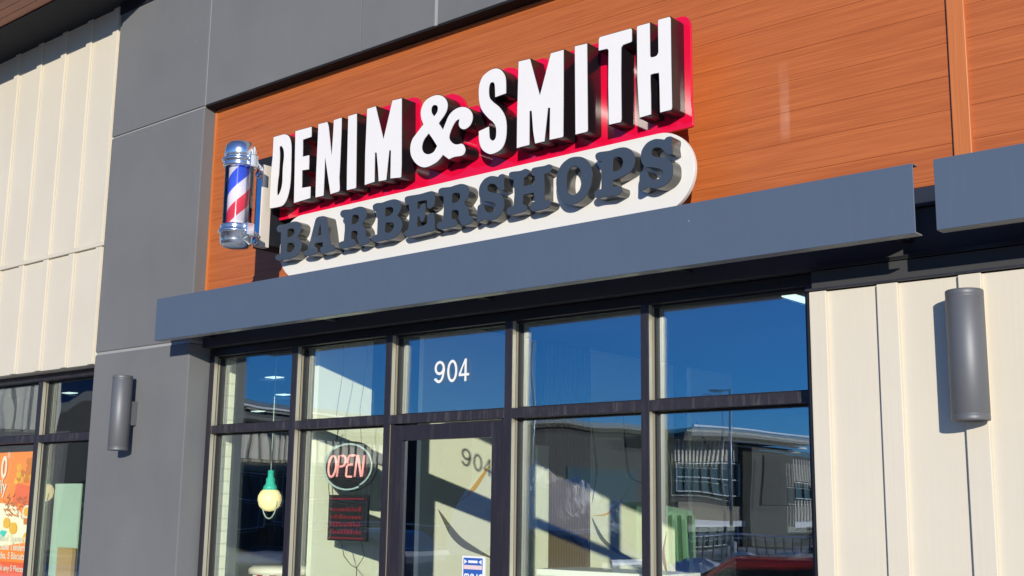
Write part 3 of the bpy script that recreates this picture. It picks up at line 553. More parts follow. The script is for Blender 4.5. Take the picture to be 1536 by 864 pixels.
# stand-off tubes that hold the panels off the cladding
for x in (-6.5, -5.6, -4.7, -3.8):
    for z in (3.47, 4.0): MB().lathe([(0, 0), (.02, 0), (.02, .226), (0, .226)], (x, YR+.0235, z), 'black_metal', 16, 'y').build('standoff', SG)
GL = {'D':[[(-6.9798,4.3103,1),(-6.8856,4.3096,0),(-6.8386,4.3049,0),(-6.7965,4.2819,0),(-6.7704,4.24,0),(-6.758,4.1803,0),(-6.7533,4.0844,0),(-6.7501,3.9778,0),(-6.7555,3.8806,0),(-6.7805,3.802,0),(-6.8208,3.7595,0),(-6.8779,3.7526,0),(-6.9833,3.7569,1),(-6.9874,3.9271,0),(-6.9853,4.0805,0),(-6.9795,4.1567,0)],[(-6.8902,4.2171,0),(-6.8722,4.2098,0),(-6.8524,4.1791,0),(-6.8454,4.1318,0),(-6.8495,4.079,0),(-6.8519,4.0337,0),(-6.8507,3.9877,1),(-6.8502,3.9344,0),(-6.8596,3.8905,0),(-6.8801,3.8559,0),(-6.8951,3.8546,0),(-6.8995,3.8971,0),(-6.8948,3.9725,1),(-6.8901,4.0022,0),(-6.8878,4.0783,0),(-6.889,4.1553,0),(-6.8964,4.2067,0)]],
'E':[[(-6.7271,4.3064,1),(-6.5399,4.3028,1),(-6.5344,4.2203,1),(-6.6291,4.2178,1),(-6.6239,4.0945,1),(-6.5513,4.0923,1),(-6.5469,3.9795,1),(-6.6219,3.9853,1),(-6.6165,3.8604,1),(-6.5209,3.8547,1),(-6.518,3.7627,1),(-6.7043,3.7539,1),(-6.7121,3.9561,1)]],
'N':[[(-6.4699,4.3073,1),(-6.3671,4.3034,1),(-6.3517,4.2645,1),(-6.3096,4.0699,1),(-6.3053,4.1737,1),(-6.3024,4.3027,1),(-6.2141,4.3043,1),(-6.2113,4.1845,1),(-6.2121,3.9656,1),(-6.2135,3.8643,0),(-6.2056,3.7835,0),(-6.2157,3.76,1),(-6.3051,3.7551,1),(-6.3726,4.0132,1),(-6.3747,3.8922,1),(-6.3736,3.7568,1),(-6.4666,3.7573,1),(-6.4709,3.9385,1)]],
'I':[[(-6.1507,4.3006,1),(-6.0571,4.3007,1),(-6.053,4.2256,1),(-6.035,3.7636,1),(-6.0427,3.7549,1),(-6.1352,3.7553,1),(-6.142,3.9096,1)]],
'M':[[(-5.9565,4.3123,1),(-5.8656,4.3123,1),(-5.7783,4.0696,1),(-5.7045,4.3181,1),(-5.6102,4.3137,1),(-5.5923,3.8527,1),(-5.5921,3.7596,1),(-5.6024,3.7545,1),(-5.7007,3.7646,1),(-5.7048,3.9604,1),(-5.7146,3.9623,1),(-5.7345,3.7614,1),(-5.8138,3.7638,1),(-5.8278,3.8673,1),(-5.8448,3.9713,1),(-5.8548,3.9732,1),(-5.8496,3.7685,1),(-5.9531,3.7614,1),(-5.96,3.9907,1)]],
'amp':[[(-5.4038,4.0845,1),(-5.4253,4.134,0),(-5.4291,4.1847,0),(-5.4023,4.2355,0),(-5.3498,4.2606,0),(-5.2793,4.2629,0),(-5.2218,4.2389,0),(-5.1857,4.195,0),(-5.1817,4.1484,0),(-5.2045,4.1076,0),(-5.255,4.0626,1),(-5.2189,4.0181,1),(-5.2026,4.0486,0),(-5.1698,4.1003,0),(-5.1194,4.1286,0),(-5.0602,4.134,0),(-5.0009,4.1129,0),(-4.9623,4.0695,0),(-4.9586,4.0241,0),(-4.9808,3.9872,0),(-5.0221,3.972,0),(-5.0601,3.9841,0),(-5.0821,4.0143,0),(-5.0789,4.049,1),(-5.1082,4.0389,0),(-5.1409,3.9972,0),(-5.1582,3.949,0),(-5.1341,3.9121,0),(-5.0953,3.8918,0),(-5.0447,3.8865,0),(-5.0189,3.858,0),(-5.0163,3.8258,0),(-5.0423,3.8021,0),(-5.1096,3.805,0),(-5.1603,3.7984,1),(-5.2129,3.837,1),(-5.2635,3.8012,0),(-5.3413,3.7829,0),(-5.4033,3.7907,0),(-5.4673,3.8317,0),(-5.5103,3.8923,0),(-5.5191,3.9536,0),(-5.5012,4.0032,0),(-5.4576,4.0411,0)],[(-5.3032,4.1929,0),(-5.2764,4.1785,0),(-5.277,4.1458,0),(-5.3025,4.1229,1),(-5.3238,4.1524,0),(-5.3249,4.1823,0)],[(-5.3477,4.0073,1),(-5.3082,3.9589,0),(-5.2725,3.911,1),(-5.301,3.8794,0),(-5.349,3.8741,0),(-5.3896,3.8961,0),(-5.4042,3.9317,0),(-5.3881,3.9745,0)]],
'S':[[(-4.679,4.1352,1),(-4.6814,4.2173,0),(-4.6934,4.2639,0),(-4.7265,4.3047,0),(-4.7689,4.3244,0),(-4.8205,4.3233,0),(-4.8768,4.2994,0),(-4.9045,4.2612,0),(-4.9148,4.2114,0),(-4.9091,4.136,0),(-4.8856,4.0719,0),(-4.8322,4.0093,0),(-4.7846,3.9667,0),(-4.7633,3.9297,0),(-4.7623,3.8789,0),(-4.773,3.8593,0),(-4.7897,3.859,0),(-4.8087,3.8772,0),(-4.8132,3.9107,0),(-4.817,3.9551,1),(-4.908,3.9406,1),(-4.9025,3.87,0),(-4.8746,3.8101,0),(-4.8175,3.7704,0),(-4.771,3.7653,0),(-4.7161,3.78,0),(-4.6848,3.817,0),(-4.6721,3.8682,0),(-4.6716,3.9399,0),(-4.6883,4.001,0),(-4.7309,4.0608,0),(-4.7877,4.1096,0),(-4.8165,4.1452,0),(-4.8223,4.1907,0),(-4.8165,4.2262,0),(-4.7978,4.233,0),(-4.7806,4.2143,0),(-4.7741,4.1285,1)]],
'M2':[[(-4.5857,4.325,1),(-4.4885,4.3197,1),(-4.4094,4.0756,1),(-4.3285,4.3153,1),(-4.2261,4.3134,1),(-4.2252,4.0407,1),(-4.2252,3.7736,1),(-4.2325,3.7636,1),(-4.3354,3.7663,1),(-4.3327,3.9656,1),(-4.3422,3.9676,1),(-4.3676,3.7649,1),(-4.4461,3.7646,1),(-4.4625,3.8437,1),(-4.476,3.9766,1),(-4.4857,3.9787,1),(-4.4847,3.7659,1),(-4.5914,3.7637,1),(-4.5918,3.9641,1)]],
'I2':[[(-4.1479,4.314,1),(-4.0506,4.3087,1),(-4.0471,4.001,1),(-4.0439,3.7713,1),(-4.0519,3.7602,1),(-4.1406,3.7606,1)]],
'T':[[(-3.972,4.2363,1),(-3.9712,4.3107,1),(-3.9604,4.3247,1),(-3.7369,4.3204,1),(-3.7301,4.3104,1),(-3.7305,4.2419,1),(-3.7357,4.232,1),(-3.7934,4.2279,1),(-3.8047,4.2173,1),(-3.807,4.0673,1),(-3.8047,3.7904,1),(-3.8099,3.7696,1),(-3.899,3.7709,1),(-3.903,4.0151,1),(-3.9009,4.2232,1),(-3.9098,4.233,1)]],
'H':[[(-3.7019,4.3144,1),(-3.6903,4.3223,1),(-3.6068,4.3202,1),(-3.6067,4.1241,1),(-3.5993,4.1124,0),(-3.5694,4.1125,0),(-3.5572,4.1283,1),(-3.558,4.3156,1),(-3.5486,4.323,1),(-3.4746,4.3204,1),(-3.4675,4.3062,1),(-3.4673,4.0291,1),(-3.465,3.7875,1),(-3.4697,3.771,1),(-3.5499,3.7696,1),(-3.5514,3.8868,1),(-3.554,3.9912,0),(-3.5613,4.0026,0),(-3.5984,4.0048,0),(-3.606,3.9927,0),(-3.6041,3.8985,1),(-3.6025,3.7726,1),(-3.6866,3.7683,1),(-3.6918,3.8362,1),(-3.7002,4.0022,1)]],
'sA':[[(-6.5019,3.5963,1),(-6.4907,3.6179,0),(-6.4694,3.6274,0),(-6.413,3.6252,0),(-6.3812,3.612,0),(-6.3706,3.5916,1),(-6.3513,3.5282,1),(-6.3306,3.4421,1),(-6.3175,3.408,1),(-6.2881,3.3949,0),(-6.273,3.3764,0),(-6.2827,3.3571,0),(-6.325,3.3523,0),(-6.3892,3.3483,0),(-6.4177,3.3582,0),(-6.4294,3.3764,0),(-6.4282,3.3971,0),(-6.4039,3.4042,1),(-6.4058,3.4345,1),(-6.4789,3.4373,0),(-6.4907,3.4263,0),(-6.4877,3.41,0),(-6.4658,3.4,0),(-6.4564,3.3799,0),(-6.4646,3.3622,0),(-6.5016,3.3544,0),(-6.5648,3.3563,0),(-6.6003,3.365,0),(-6.6205,3.3803,0),(-6.6119,3.394,0),(-6.5647,3.4026,1),(-6.5464,3.4591,1),(-6.5202,3.5398,1)],[(-6.4405,3.5683,1),(-6.4242,3.4884,1),(-6.4638,3.4931,1)]],
'sB':[[(-5.9016,3.6034,0),(-5.8965,3.6242,0),(-5.8664,3.6324,0),(-5.8115,3.628,0),(-5.7695,3.632,0),(-5.7099,3.634,0),(-5.662,3.6233,0),(-5.6286,3.5989,0),(-5.6215,3.5704,0),(-5.6319,3.5403,0),(-5.6572,3.5126,1),(-5.6207,3.4839,0),(-5.6075,3.4484,0),(-5.6147,3.4118,0),(-5.6397,3.3818,0),(-5.6975,3.3605,0),(-5.7748,3.3606,0),(-5.8287,3.3595,0),(-5.865,3.3602,0),(-5.8931,3.3747,0),(-5.9063,3.3936,0),(-5.8858,3.4099,0),(-5.8495,3.4134,1),(-5.8485,3.4923,1),(-5.8512,3.5719,1),(-5.8851,3.5793,0)],[(-5.7732,3.5813,0),(-5.7254,3.5824,0),(-5.701,3.5679,0),(-5.7028,3.5428,0),(-5.7288,3.5276,0),(-5.7706,3.5276,0),(-5.7751,3.5581,0)],[(-5.7652,3.4757,0),(-5.7265,3.4764,0),(-5.6964,3.4656,0),(-5.6894,3.4435,0),(-5.7032,3.4202,0),(-5.7353,3.41,0),(-5.7685,3.419,0),(-5.7729,3.4471,0)]],
'sE':[[(-5.5927,3.6071,0),(-5.587,3.6276,0),(-5.5597,3.6326,0),(-5.4559,3.6284,0),(-5.3922,3.6311,0),(-5.3478,3.6308,0),(-5.3223,3.6205,0),(-5.312,3.5947,0),(-5.3132,3.5393,0),(-5.3313,3.519,0),(-5.3593,3.5118,0),(-5.3788,3.5264,1),(-5.3851,3.5762,1),(-5.4636,3.5771,0),(-5.4714,3.5643,0),(-5.4681,3.5286,1),(-5.449,3.5327,1),(-5.4371,3.5542,0),(-5.4182,3.5605,0),(-5.3989,3.5551,0),(-5.3951,3.5057,1),(-5.3957,3.4686,1),(-5.4135,3.4364,0),(-5.4294,3.4365,0),(-5.4442,3.4573,0),(-5.4486,3.4719,1),(-5.4661,3.4769,1),(-5.4672,3.4234,0),(-5.4539,3.4098,0),(-5.4031,3.4117,0),(-5.3782,3.4243,0),(-5.378,3.452,1),(-5.3676,3.4783,0),(-5.3364,3.4851,0),(-5.3173,3.4775,0),(-5.3101,3.4511,0),(-5.3063,3.377,0),(-5.3131,3.3596,0),(-5.3569,3.3589,0),(-5.4454,3.3552,0),(-5.5482,3.3533,0),(-5.5745,3.3617,0),(-5.5916,3.3805,0),(-5.5856,3.3937,0),(-5.5504,3.4074,1),(-5.5437,3.4815,1),(-5.5494,3.5719,1),(-5.5769,3.5753,0)]],
'sR':[[(-5.2833,3.6072,0),(-5.2781,3.6282,0),(-5.2549,3.6374,0),(-5.1789,3.6312,0),(-5.1329,3.6343,0),(-5.0813,3.6342,0),(-5.0355,3.6179,0),(-5.0121,3.5883,0),(-5.0112,3.5539,0),(-5.0273,3.5267,0),(-5.0493,3.5046,1),(-5.0202,3.4701,0),(-5.011,3.4432,0),(-5.0102,3.4155,1),(-4.9849,3.4096,0),(-4.9705,3.3905,0),(-4.9783,3.3706,0),(-5.0003,3.359,0),(-5.0451,3.355,0),(-5.0736,3.3634,0),(-5.0856,3.3864,0),(-5.0975,3.4052,1),(-5.0977,3.4523,0),(-5.1106,3.465,0),(-5.1451,3.4703,0),(-5.1591,3.4574,0),(-5.1579,3.4186,1),(-5.1261,3.4095,0),(-5.1084,3.3898,0),(-5.1135,3.3692,0),(-5.1475,3.3592,0),(-5.2167,3.3606,0),(-5.2574,3.36,0),(-5.2843,3.3768,0),(-5.288,3.399,0),(-5.2708,3.4116,0),(-5.2359,3.4151,1),(-5.2296,3.4898,1),(-5.2354,3.5775,1),(-5.2649,3.5845,0)],[(-5.1485,3.5807,0),(-5.1025,3.5762,0),(-5.0895,3.5624,0),(-5.0928,3.5372,0),(-5.1123,3.5232,0),(-5.1525,3.5218,0),(-5.1591,3.5522,0)]],
'sS':[[(-3.5448,3.6267,1),(-3.5279,3.638,0),(-3.5002,3.636,0),(-3.4894,3.6158,0),(-3.4953,3.5806,0),(-3.4904,3.5384,0),(-3.5043,3.5314,0),(-3.5291,3.5408,0),(-3.5484,3.5591,1),(-3.5677,3.5798,0),(-3.5986,3.5896,0),(-3.6241,3.5831,0),(-3.6299,3.5621,0),(-3.6131,3.5443,0),(-3.5683,3.5287,0),(-3.5239,3.5132,0),(-3.4965,3.4864,0),(-3.4888,3.4489,0),(-3.4948,3.4066,0),(-3.5256,3.3735,0),(-3.5702,3.3569,0),(-3.6149,3.3571,0),(-3.6543,3.371,0),(-3.6771,3.3626,0),(-3.7,3.3591,0),(-3.7142,3.3688,0),(-3.714,3.4006,0),(-3.7119,3.4542,0),(-3.6991,3.4716,0),(-3.6762,3.4749,0),(-3.6564,3.4616,0),(-3.6453,3.4328,0),(-3.62,3.4123,0),(-3.5892,3.4085,0),(-3.5667,3.4191,0),(-3.5553,3.4413,0),(-3.5746,3.4617,0),(-3.625,3.4805,0),(-3.6704,3.491,0),(-3.6959,3.5202,0),(-3.703,3.561,0),(-3.6924,3.5986,0),(-3.6578,3.6314,0),(-3.6122,3.6423,0),(-3.5727,3.6356,0)]],
'sO':[[(-4.1485,3.6411,0),(-4.1031,3.6247,0),(-4.0636,3.5872,0),(-4.0412,3.5345,0),(-4.0439,3.4796,0),(-4.0577,3.4312,0),(-4.0911,3.3907,0),(-4.1416,3.3619,0),(-4.1984,3.3569,0),(-4.2443,3.3735,0),(-4.2793,3.4118,0),(-4.303,3.4674,0),(-4.3082,3.5249,0),(-4.2923,3.5837,0),(-4.2576,3.6225,0),(-4.2058,3.6437,0)],[(-4.1653,3.5855,0),(-4.1368,3.5654,0),(-4.1225,3.5303,0),(-4.1207,3.4835,0),(-4.1335,3.4392,0),(-4.1645,3.4165,0),(-4.193,3.4165,0),(-4.2189,3.4371,0),(-4.2289,3.4738,0),(-4.228,3.5206,0),(-4.2196,3.5567,0),(-4.1968,3.5808,0)]],
'sP':[[(-4.0195,3.6096,0),(-4.0152,3.6317,0),(-3.9908,3.6389,0),(-3.9213,3.6344,0),(-3.8735,3.6379,0),(-3.8202,3.6353,0),(-3.7792,3.6175,0),(-3.7503,3.5847,0),(-3.7418,3.5434,0),(-3.7508,3.5055,0),(-3.7741,3.4799,0),(-3.8209,3.4633,0),(-3.8918,3.4507,1),(-3.8949,3.4187,1),(-3.8505,3.4113,0),(-3.8359,3.3964,0),(-3.8389,3.3722,0),(-3.8625,3.3587,0),(-3.9457,3.3647,0),(-3.9998,3.3635,0),(-4.0211,3.3769,0),(-4.0272,3.3981,0),(-4.012,3.4132,0),(-3.9757,3.4173,1),(-3.9727,3.4947,1),(-3.9757,3.5812,1),(-3.9999,3.5831,0)],[(-3.8826,3.5833,0),(-3.844,3.5797,0),(-3.8264,3.5589,0),(-3.8265,3.529,0),(-3.8502,3.5083,0),(-3.8917,3.5082,0),(-3.8946,3.5513,0)]],
'sH':[[(-4.6805,3.6168,0),(-4.6724,3.6374,0),(-4.6387,3.6381,0),(-4.5885,3.6336,0),(-4.5499,3.6386,0),(-4.5222,3.624,0),(-4.5192,3.6017,0),(-4.5382,3.5876,0),(-4.5573,3.5801,1),(-4.5594,3.5338,1),(-4.472,3.5307,1),(-4.4753,3.5789,1),(-4.4944,3.5865,0),(-4.5029,3.6076,0),(-4.4923,3.6318,0),(-4.4516,3.6331,0),(-4.4031,3.6309,0),(-4.363,3.6336,0),(-4.3416,3.6177,0),(-4.344,3.5924,0),(-4.3704,3.5778,0),(-4.3971,3.576,1),(-4.3962,3.4943,1),(-4.3964,3.4166,1),(-4.3634,3.4122,0),(-4.3474,3.3926,0),(-4.3551,3.3726,0),(-4.3841,3.3623,0),(-4.4375,3.3599,0),(-4.4806,3.3601,0),(-4.5052,3.3768,0),(-4.5082,3.4009,0),(-4.4922,3.4199,0),(-4.4733,3.4212,1),(-4.4794,3.4759,1),(-4.5585,3.4759,1),(-4.5659,3.4208,1),(-4.5411,3.4104,0),(-4.5299,3.3914,0),(-4.546,3.3723,0),(-4.5953,3.3669,0),(-4.6563,3.3654,0),(-4.6844,3.3718,0),(-4.6949,3.3952,0),(-4.6824,3.4151,0),(-4.6406,3.4217,1),(-4.6334,3.4903,1),(-4.6406,3.5835,1),(-4.666,3.5922,0)]]}
def letter(key, yf, depth, dx, body, face, dz=0, holes_off=.0032):
    paths = [[Vector((p.x+dx, p.y+dz)) for p in dense(pp)] for pp in GL[key]]
    xs = [p.x for p in paths[0]]; zs = [p.y for p in paths[0]]; loc = ((min(xs)+max(xs))/2, yf, (min(zs)+max(zs))/2)
    o = curve_mesh(paths, depth, body, 'letter', loc, SG)
    curve_mesh(paths, .004, face, 'letter_face', (loc[0], yf-.0035, loc[2]), o, offset=-holes_off)
    return o
for k in ('D', 'E', 'N', 'I', 'M', 'amp', 'S', 'M2', 'I2', 'T', 'H'): letter(k, -.257, .1265, 0, 'black_return', 'white_face', holes_off=.004)
for k, dx in (('sB', -1.028), ('sA', 0), ('sR', -.949), ('sB', 0), ('sE', 0), ('sR', 0), ('sS', -1.2255), ('sH', 0), ('sO', 0), ('sP', 0), ('sS', 0)):
    letter(k, -.222, .0835, dx, 'silver_return', 'slate_face', holes_off=.002)

# ================================================================== BARBER POLE
PX, PY = -6.97, -.55
BP = thing('barber_pole', 'barber pole with blue, white and red spiral in a chrome-capped glass tube', 'barber pole', (PX, PY, 3.39))
def lp(nm, prof, m, c=(PX, PY, 0)):
    return MB().lathe(prof, c, m).build(nm, BP)
lp('top_cap', [(0, 4.20), (.05, 4.196), (.09, 4.180), (.108, 4.155), (.113, 4.12), (.113, 4.072), (.108, 4.066), (.126, 4.060), (.131, 4.050), (.126, 4.038), (.112, 4.032), (.118, 4.022), (.118, 4.006), (.110, 3.998), (0, 3.998)], 'chrome')
lp('bottom_cap', [(0, 3.575), (.108, 3.575), (.116, 3.566), (.116, 3.552), (.110, 3.545), (.122, 3.538), (.131, 3.524), (.126, 3.512), (.113, 3.505), (.113, 3.455), (.108, 3.435), (.088, 3.415), (.05, 3.405), (0, 3.403)], 'chrome')
st = MB().lathe([(0, -.21), (.078, -.21), (.078, .21), (0, .21)], (0, 0, 0), 'stripe', 64).build('striped_cylinder', None)
st.parent = BP; st.location = Vector((PX, PY, 3.786))-root_loc(BP)
lp('glass_tube', [(.103, 3.574), (.103, 3.999)], 'clear')
for z in (4.035, 3.53):
    b = MB(); b.tube([(PX+.10, PY+.06, z), (PX+.02, -.37, z-.01), (-7.06, -.302, z-.012)], .016, 'chrome'); b.lathe([(0, 0), (.032, 0), (.032, .02), (0, .02)], (-7.06, -.322, z-.012), 'chrome', 20, 'y')
    b.box(PX+.075, PX+.145, PY-.02, PY+.05, z-.045, z+.045, 'chrome', .006); b.build('mounting_arm', BP)
b = MB(); b.box(-7.095, -7.028, -.300, -.212, 3.478, 4.098, 'steel', .004); b.box(-7.090, -7.034, -.303, -.3005, 3.56, 4.03, 'chrome', .001); b.build('mounting_plate', BP)
b = MB(); b.box(-7.225, -7.035, -.21, .119, 3.50, 4.188, 'soffit_navy', .004); b.build('junction_box', BP)

# ================================================================== WALL LIGHTS
def sconce(x, yw, so, r, zt, zb, label):
    t = thing('wall_light', label, 'wall light', (x, yw, (zt+zb)/2), 'grey cylinder wall lights')
    yc = yw-so
    b = MB(); e = .004
    b.lathe([(0, zb+.006), (r-.012, zb+.006), (r-.010, zb), (r-.002, zb), (r, zb+e), (r, zb+.026), (r-.003, zb+.028), (r, zb+.031), (r, zt-.034), (r-.003, zt-.031), (r, zt-.028), (r, zt-e), (r-e, zt), (r-.012, zt), (r-.014, zt-.008), (0, zt-.008)], (x, yc, 0), 'sconce', 64); b.build('lamp_body', t)
    zm = (zt+zb)/2; b = MB(); b.box(x-.045, x+.045, yc+r*.6, yw-.001, zm-.10, zm+.10, 'sconce', .004); b.build('wall_mount', t)
sconce(-1.997, .030, .105, .085, 2.631, 2.028, 'grey metal cylinder wall light on the cream siding at right')
sconce(-9.010, 0.0, .129, .082, 2.662, 2.041, 'grey metal cylinder wall light on the grey stucco pier')

# ================================================================== THINGS ON AND BEHIND THE GLASS
HN = thing('house_number', 'white vinyl 904 on the glass above the door', 'number', (-5.6, GY, 2.44))
def stroke(pts, w):
    pts = [Vector(p) for p in pts]; l = []; r = []
    for k, p in enumerate(pts):
        d = (pts[min(k+1, len(pts)-1)]-pts[max(k-1, 0)]).normalized(); n = Vector((-d.y, d.x))*w/2; l.append(p+n); r.append(p-n)
    return l+r[::-1]
def ering(cx, cz, a, c, w): return [[Vector((cx+(a-q)*math.cos(t*math.pi/20), cz+(c-q)*math.sin(t*math.pi/20))) for t in range(40)] for q in (0, w)]
w_ = .0185; zb = 2.446; H9 = .152
curve_mesh(ering(-5.722, zb+H9-.0485, .0475, .0485, w_), .001, 'vinyl', 'digit', (-5.722, GY-.005, zb+.1), HN)
nine = [(-5.722+.038*math.cos(a), zb+H9-.052+.0*a) for a in ()]
tail = [(-5.6845, zb+H9-.055), (-5.686, zb+.062), (-5.695, zb+.032), (-5.712, zb+.013), (-5.733, zb+.010), (-5.752, zb+.022), (-5.760, zb+.040)]
d9 = HN.children[0]
t9 = curve_mesh([stroke([p for p in dense([(x_, z_, 0) for x_, z_ in tail], 4)][:-4], w_)], .001, 'vinyl', 'digit_tail', (-5.722, GY-.0062, zb+.05), HN)
t9.parent = d9; t9.location = t9.location-d9.location
curve_mesh(ering(-5.603, zb+H9/2, .0465, H9/2, w_), .001, 'vinyl', 'digit', (-5.603, GY-.005, zb+.1), HN)
four = [Vector(p) for p in ((-5.471, zb), (-5.471, zb+H9), (-5.487, zb+H9), (-5.541, zb+.052), (-5.541, zb+.036), (-5.489, zb+.036), (-5.489, zb))]
f_in = [Vector(p) for p in ((-5.489, zb+.053), (-5.489, zb+.122), (-5.524, zb+.053))]
o4 = curve_mesh([four, f_in], .001, 'vinyl', 'digit', (-5.5, GY-.005, zb+.1), HN)
c4 = curve_mesh([[Vector(p) for p in ((-5.473, zb+.036), (-5.446, zb+.036), (-5.446, zb+.053), (-5.473, zb+.053))]], .001, 'vinyl', 'digit_bar', (-5.46, GY-.0062, zb+.04), HN)
c4.parent = o4; c4.location = c4.location-o4.location
# card sticker on the door
ST = thing('door_sticker', 'small blue and white card payment sticker low on the door glass', 'sticker', (-5.345, .245, 1.2))
b = MB(); b.box(-5.44, -5.245, .2440, .2485, 1.06, 1.305, 'vinyl'); b.build('backing', ST)
b = MB(); b.box(-5.428, -5.262, .2425, .2438, 1.07, 1.294, 'blue_print'); b.build('printed_area', ST)
b = MB(); b.box(-5.424, -5.266, .2410, .2423, 1.222, 1.248, 'pink_print'); b.box(-5.385, -5.305, .2410, .2423, 1.262, 1.278, 'vinyl')
for s_ in (-1, 1): b.prism([(-5.345+s_*.075, .2423, 1.284), (-5.345+s_*.05, .2423, 1.270), (-5.345+s_*.075, .2423, 1.254)], 0, 'vinyl', (0, -.0012, 0))
b.build('printed_band', ST)
text_mesh('SYNC', .085, .0012, 'vinyl', 'lettering', (-5.421, .2410, 1.135), ST, xs=.78, bold=.002)
# neon OPEN sign
NX, NZ, NY = -6.815, 1.905, .45
OS = thing('neon_sign', 'oval OPEN sign with pink letters and pale blue border hanging inside the window', 'sign', (NX, NY, NZ))
def ell(a, c, t0, t1, n=40, y=NY): return [(NX+a*math.cos(t0+(t1-t0)*k/n), y, NZ+c*math.sin(t0+(t1-t0)*k/n)) for k in range(n+1)]
b = MB(); b.prism([(p[0], NY+.03, p[2]) for p in ell(.283, .185, 0, 2*math.pi, 48)[:-1]], 0, 'gasket', (0, .012, 0)); b.build('backing_board', OS)
b = MB(); b.tube(ell(.262, .163, math.radians(128), math.radians(-58)), .0075, 'neon_white', 8); b.tube(ell(.268, .172, math.radians(118), math.radians(298)), .0075, 'neon_white', 8); b.build('border_tube', OS)
def ntube(pts, sx=1):
    sh = .12
    b = MB()
    for st_ in pts: b.tube([(NX+(u+w*sh)*1.0, NY-.006, NZ+w) for u, w in st_], .0085, 'neon_red', 8)
    return b.build('letter_tube', OS)
def arc(cx, cz, a, c, t0, t1, n=16): return [(cx+a*math.cos(math.radians(t0+(t1-t0)*k/n)), cz+c*math.sin(math.radians(t0+(t1-t0)*k/n))) for k in range(n+1)]
H_ = .078
ntube([arc(-.165, 0, .042, H_, 100, 455, 28)])
ntube([[(-.100, -H_), (-.100, H_)]+arc(-.062, .038, .040, .040, 90, -90, 10)+[(-.092, -.002)]])
ntube([[(.075, H_), (.012, H_), (.004, H_-.02), (.002, .02)], [(.055, .012), (.012, .010), (.000, -.005), (.000, -H_+.012), (.010, -H_), (.062, -H_)]])
ntube([[(.098, -H_), (.098, H_), (.108, H_), (.166, -H_), (.176, -H_), (.176, H_)]])
b = MB()
for x0, z0 in ((NX-.14, NZ+.16), (NX+.12, NZ+.165)): b.tube([(x0, NY+.02, z0), (x0-.03, NY+.02, z0+.25), (x0+.02, NY+.03, z0+.6), (x0-.02, NY+.03, 3.19)], .0016, 'gasket', 6)
b.build('hanging_cable', OS)
# LED board below it
LB = thing('led_sign', 'dark rectangular board with dim red lettering hanging below the OPEN sign', 'sign', (-6.80, .47, 1.53))
b = MB(); b.box(-7.02, -6.60, .455, .49, 1.36, 1.695, 'gasket', .004); b.build('display_board', LB)
for z in (1.66, 1.375): MB().box(-7.00, -6.62, .448, .4545, z, z+.012, 'led_red').build('led_strip', LB)
for r_ in range(4):
    b = MB(); x = -6.985
    while x < -6.66:
        w2 = random.choice((.012, .018, .026)); b.box(x, x+w2, .450, .4545, 1.575-.055*r_, 1.575-.055*r_+random.choice((.022, .034)), 'led_red'); x += w2+.012
    b.build('led_row', LB)
b = MB(); b.tube([(-6.95, .48, 1.36), (-7.04, .5, 1.55), (-7.10, .52, 1.75), (-7.13, .55, 1.95), (-7.1, .6, 2.2)], .003, 'gasket', 6)
b.tube([(-6.88, .47, 1.36), (-6.84, .47, 1.25), (-6.76, .47, 1.19), (-6.70, .47, 1.17)], .003, 'gasket', 6)
b.tube([(-6.66, .47, 1.36), (-6.62, .47, 1.26), (-6.68, .47, 1.19), (-6.70, .47, 1.17), (-6.72, .5, 1.0)], .003, 'gasket', 6)
b.build('power_cord', LB)
# pendant lamps
def pendant(x, y, z, label):
    t = thing('pendant_lamp', label, 'pendant lamp', (x, y, 3.19), 'globe pendant lamps')
    MB().lathe([(0, -.10), (.05, -.09), (.088, -.055), (.102, 0), (.098, .035), (.078, .07), (.05, .095), (0, .10)], (x, y, z), 'bulb', 32).build('globe', t)
    MB().lathe([(0, .250), (.026, .250), (.026, .19), (.038, .18), (.040, .135), (.058, .11), (.064, .082), (.05, .085), (0, .09)], (x, y, z), 'teal', 24).build('lamp_holder', t)
    b = MB(); b.tube([(x, y, z+.245), (x, y, 3.19)], .005, 'neon_white', 8); b.build('rod', t)
    b = MB(); b.tube([(x+.098*math.cos(a), y, z-.01+.15*math.sin(a)) for a in [math.pi+math.pi*k/16 for k in range(17)]], .006, 'neon_white', 8); b.build('wire_guard', t)
pendant(-8.42, 1.0, 1.66, 'pale yellow globe lamp with teal holder beside the white brick column')
pendant(-12.25, 1.0, 1.72, 'pale yellow globe lamp in the far left window')
# ceiling strip lights
for i, (x, y) in enumerate(((-11.95, 3.75), (-13.7, 5.3), (-16.5, 7.0), (-4.15, 2.92), (-16.2, 3.4), (-15.9, 2.4))):
    lab = ['short white ceiling strip light seen highest in the window by the brick column', 'middle white ceiling strip light in the window by the brick column', 'lowest white ceiling strip light in the window by the brick column',
           'pale ceiling strip light in the top corner of the right-hand pane', 'white ceiling strip light low in the transom next to the grey pier', 'white ceiling strip light in the far left transom'][i]
    t = thing('ceiling_light', lab, 'ceiling light', (x, y, 3.2), 'ceiling strip lights')
    lx, ly = (.055, .6) if i == 3 else (.10, .07)
    b = MB(); b.box(x-lx-.01, x+lx+.01, y-ly-.01, y+ly+.01, 3.185, 3.199, 'frame'); b.build('housing', t)
    b = MB(); b.box(x-lx, x+lx, y-ly, y+ly, 3.176, 3.1845, 'lamp'); b.build('diffuser', t)
# ledge with white top behind the glass
b = MB(); b.box(-4.95, -4.02, .40, .85, 1.20, 1.24, 'white_face', .004); top = None
dk = thing('reception_desk', 'white-topped low desk behind the glass right of the door', 'desk', (-4.5, .62, 0)); b.build('desk_top', dk)
b = MB(); b.box(-4.93, -4.04, .42, .83, 0, 1.199, 'white_wall'); b.build('desk_body', dk)
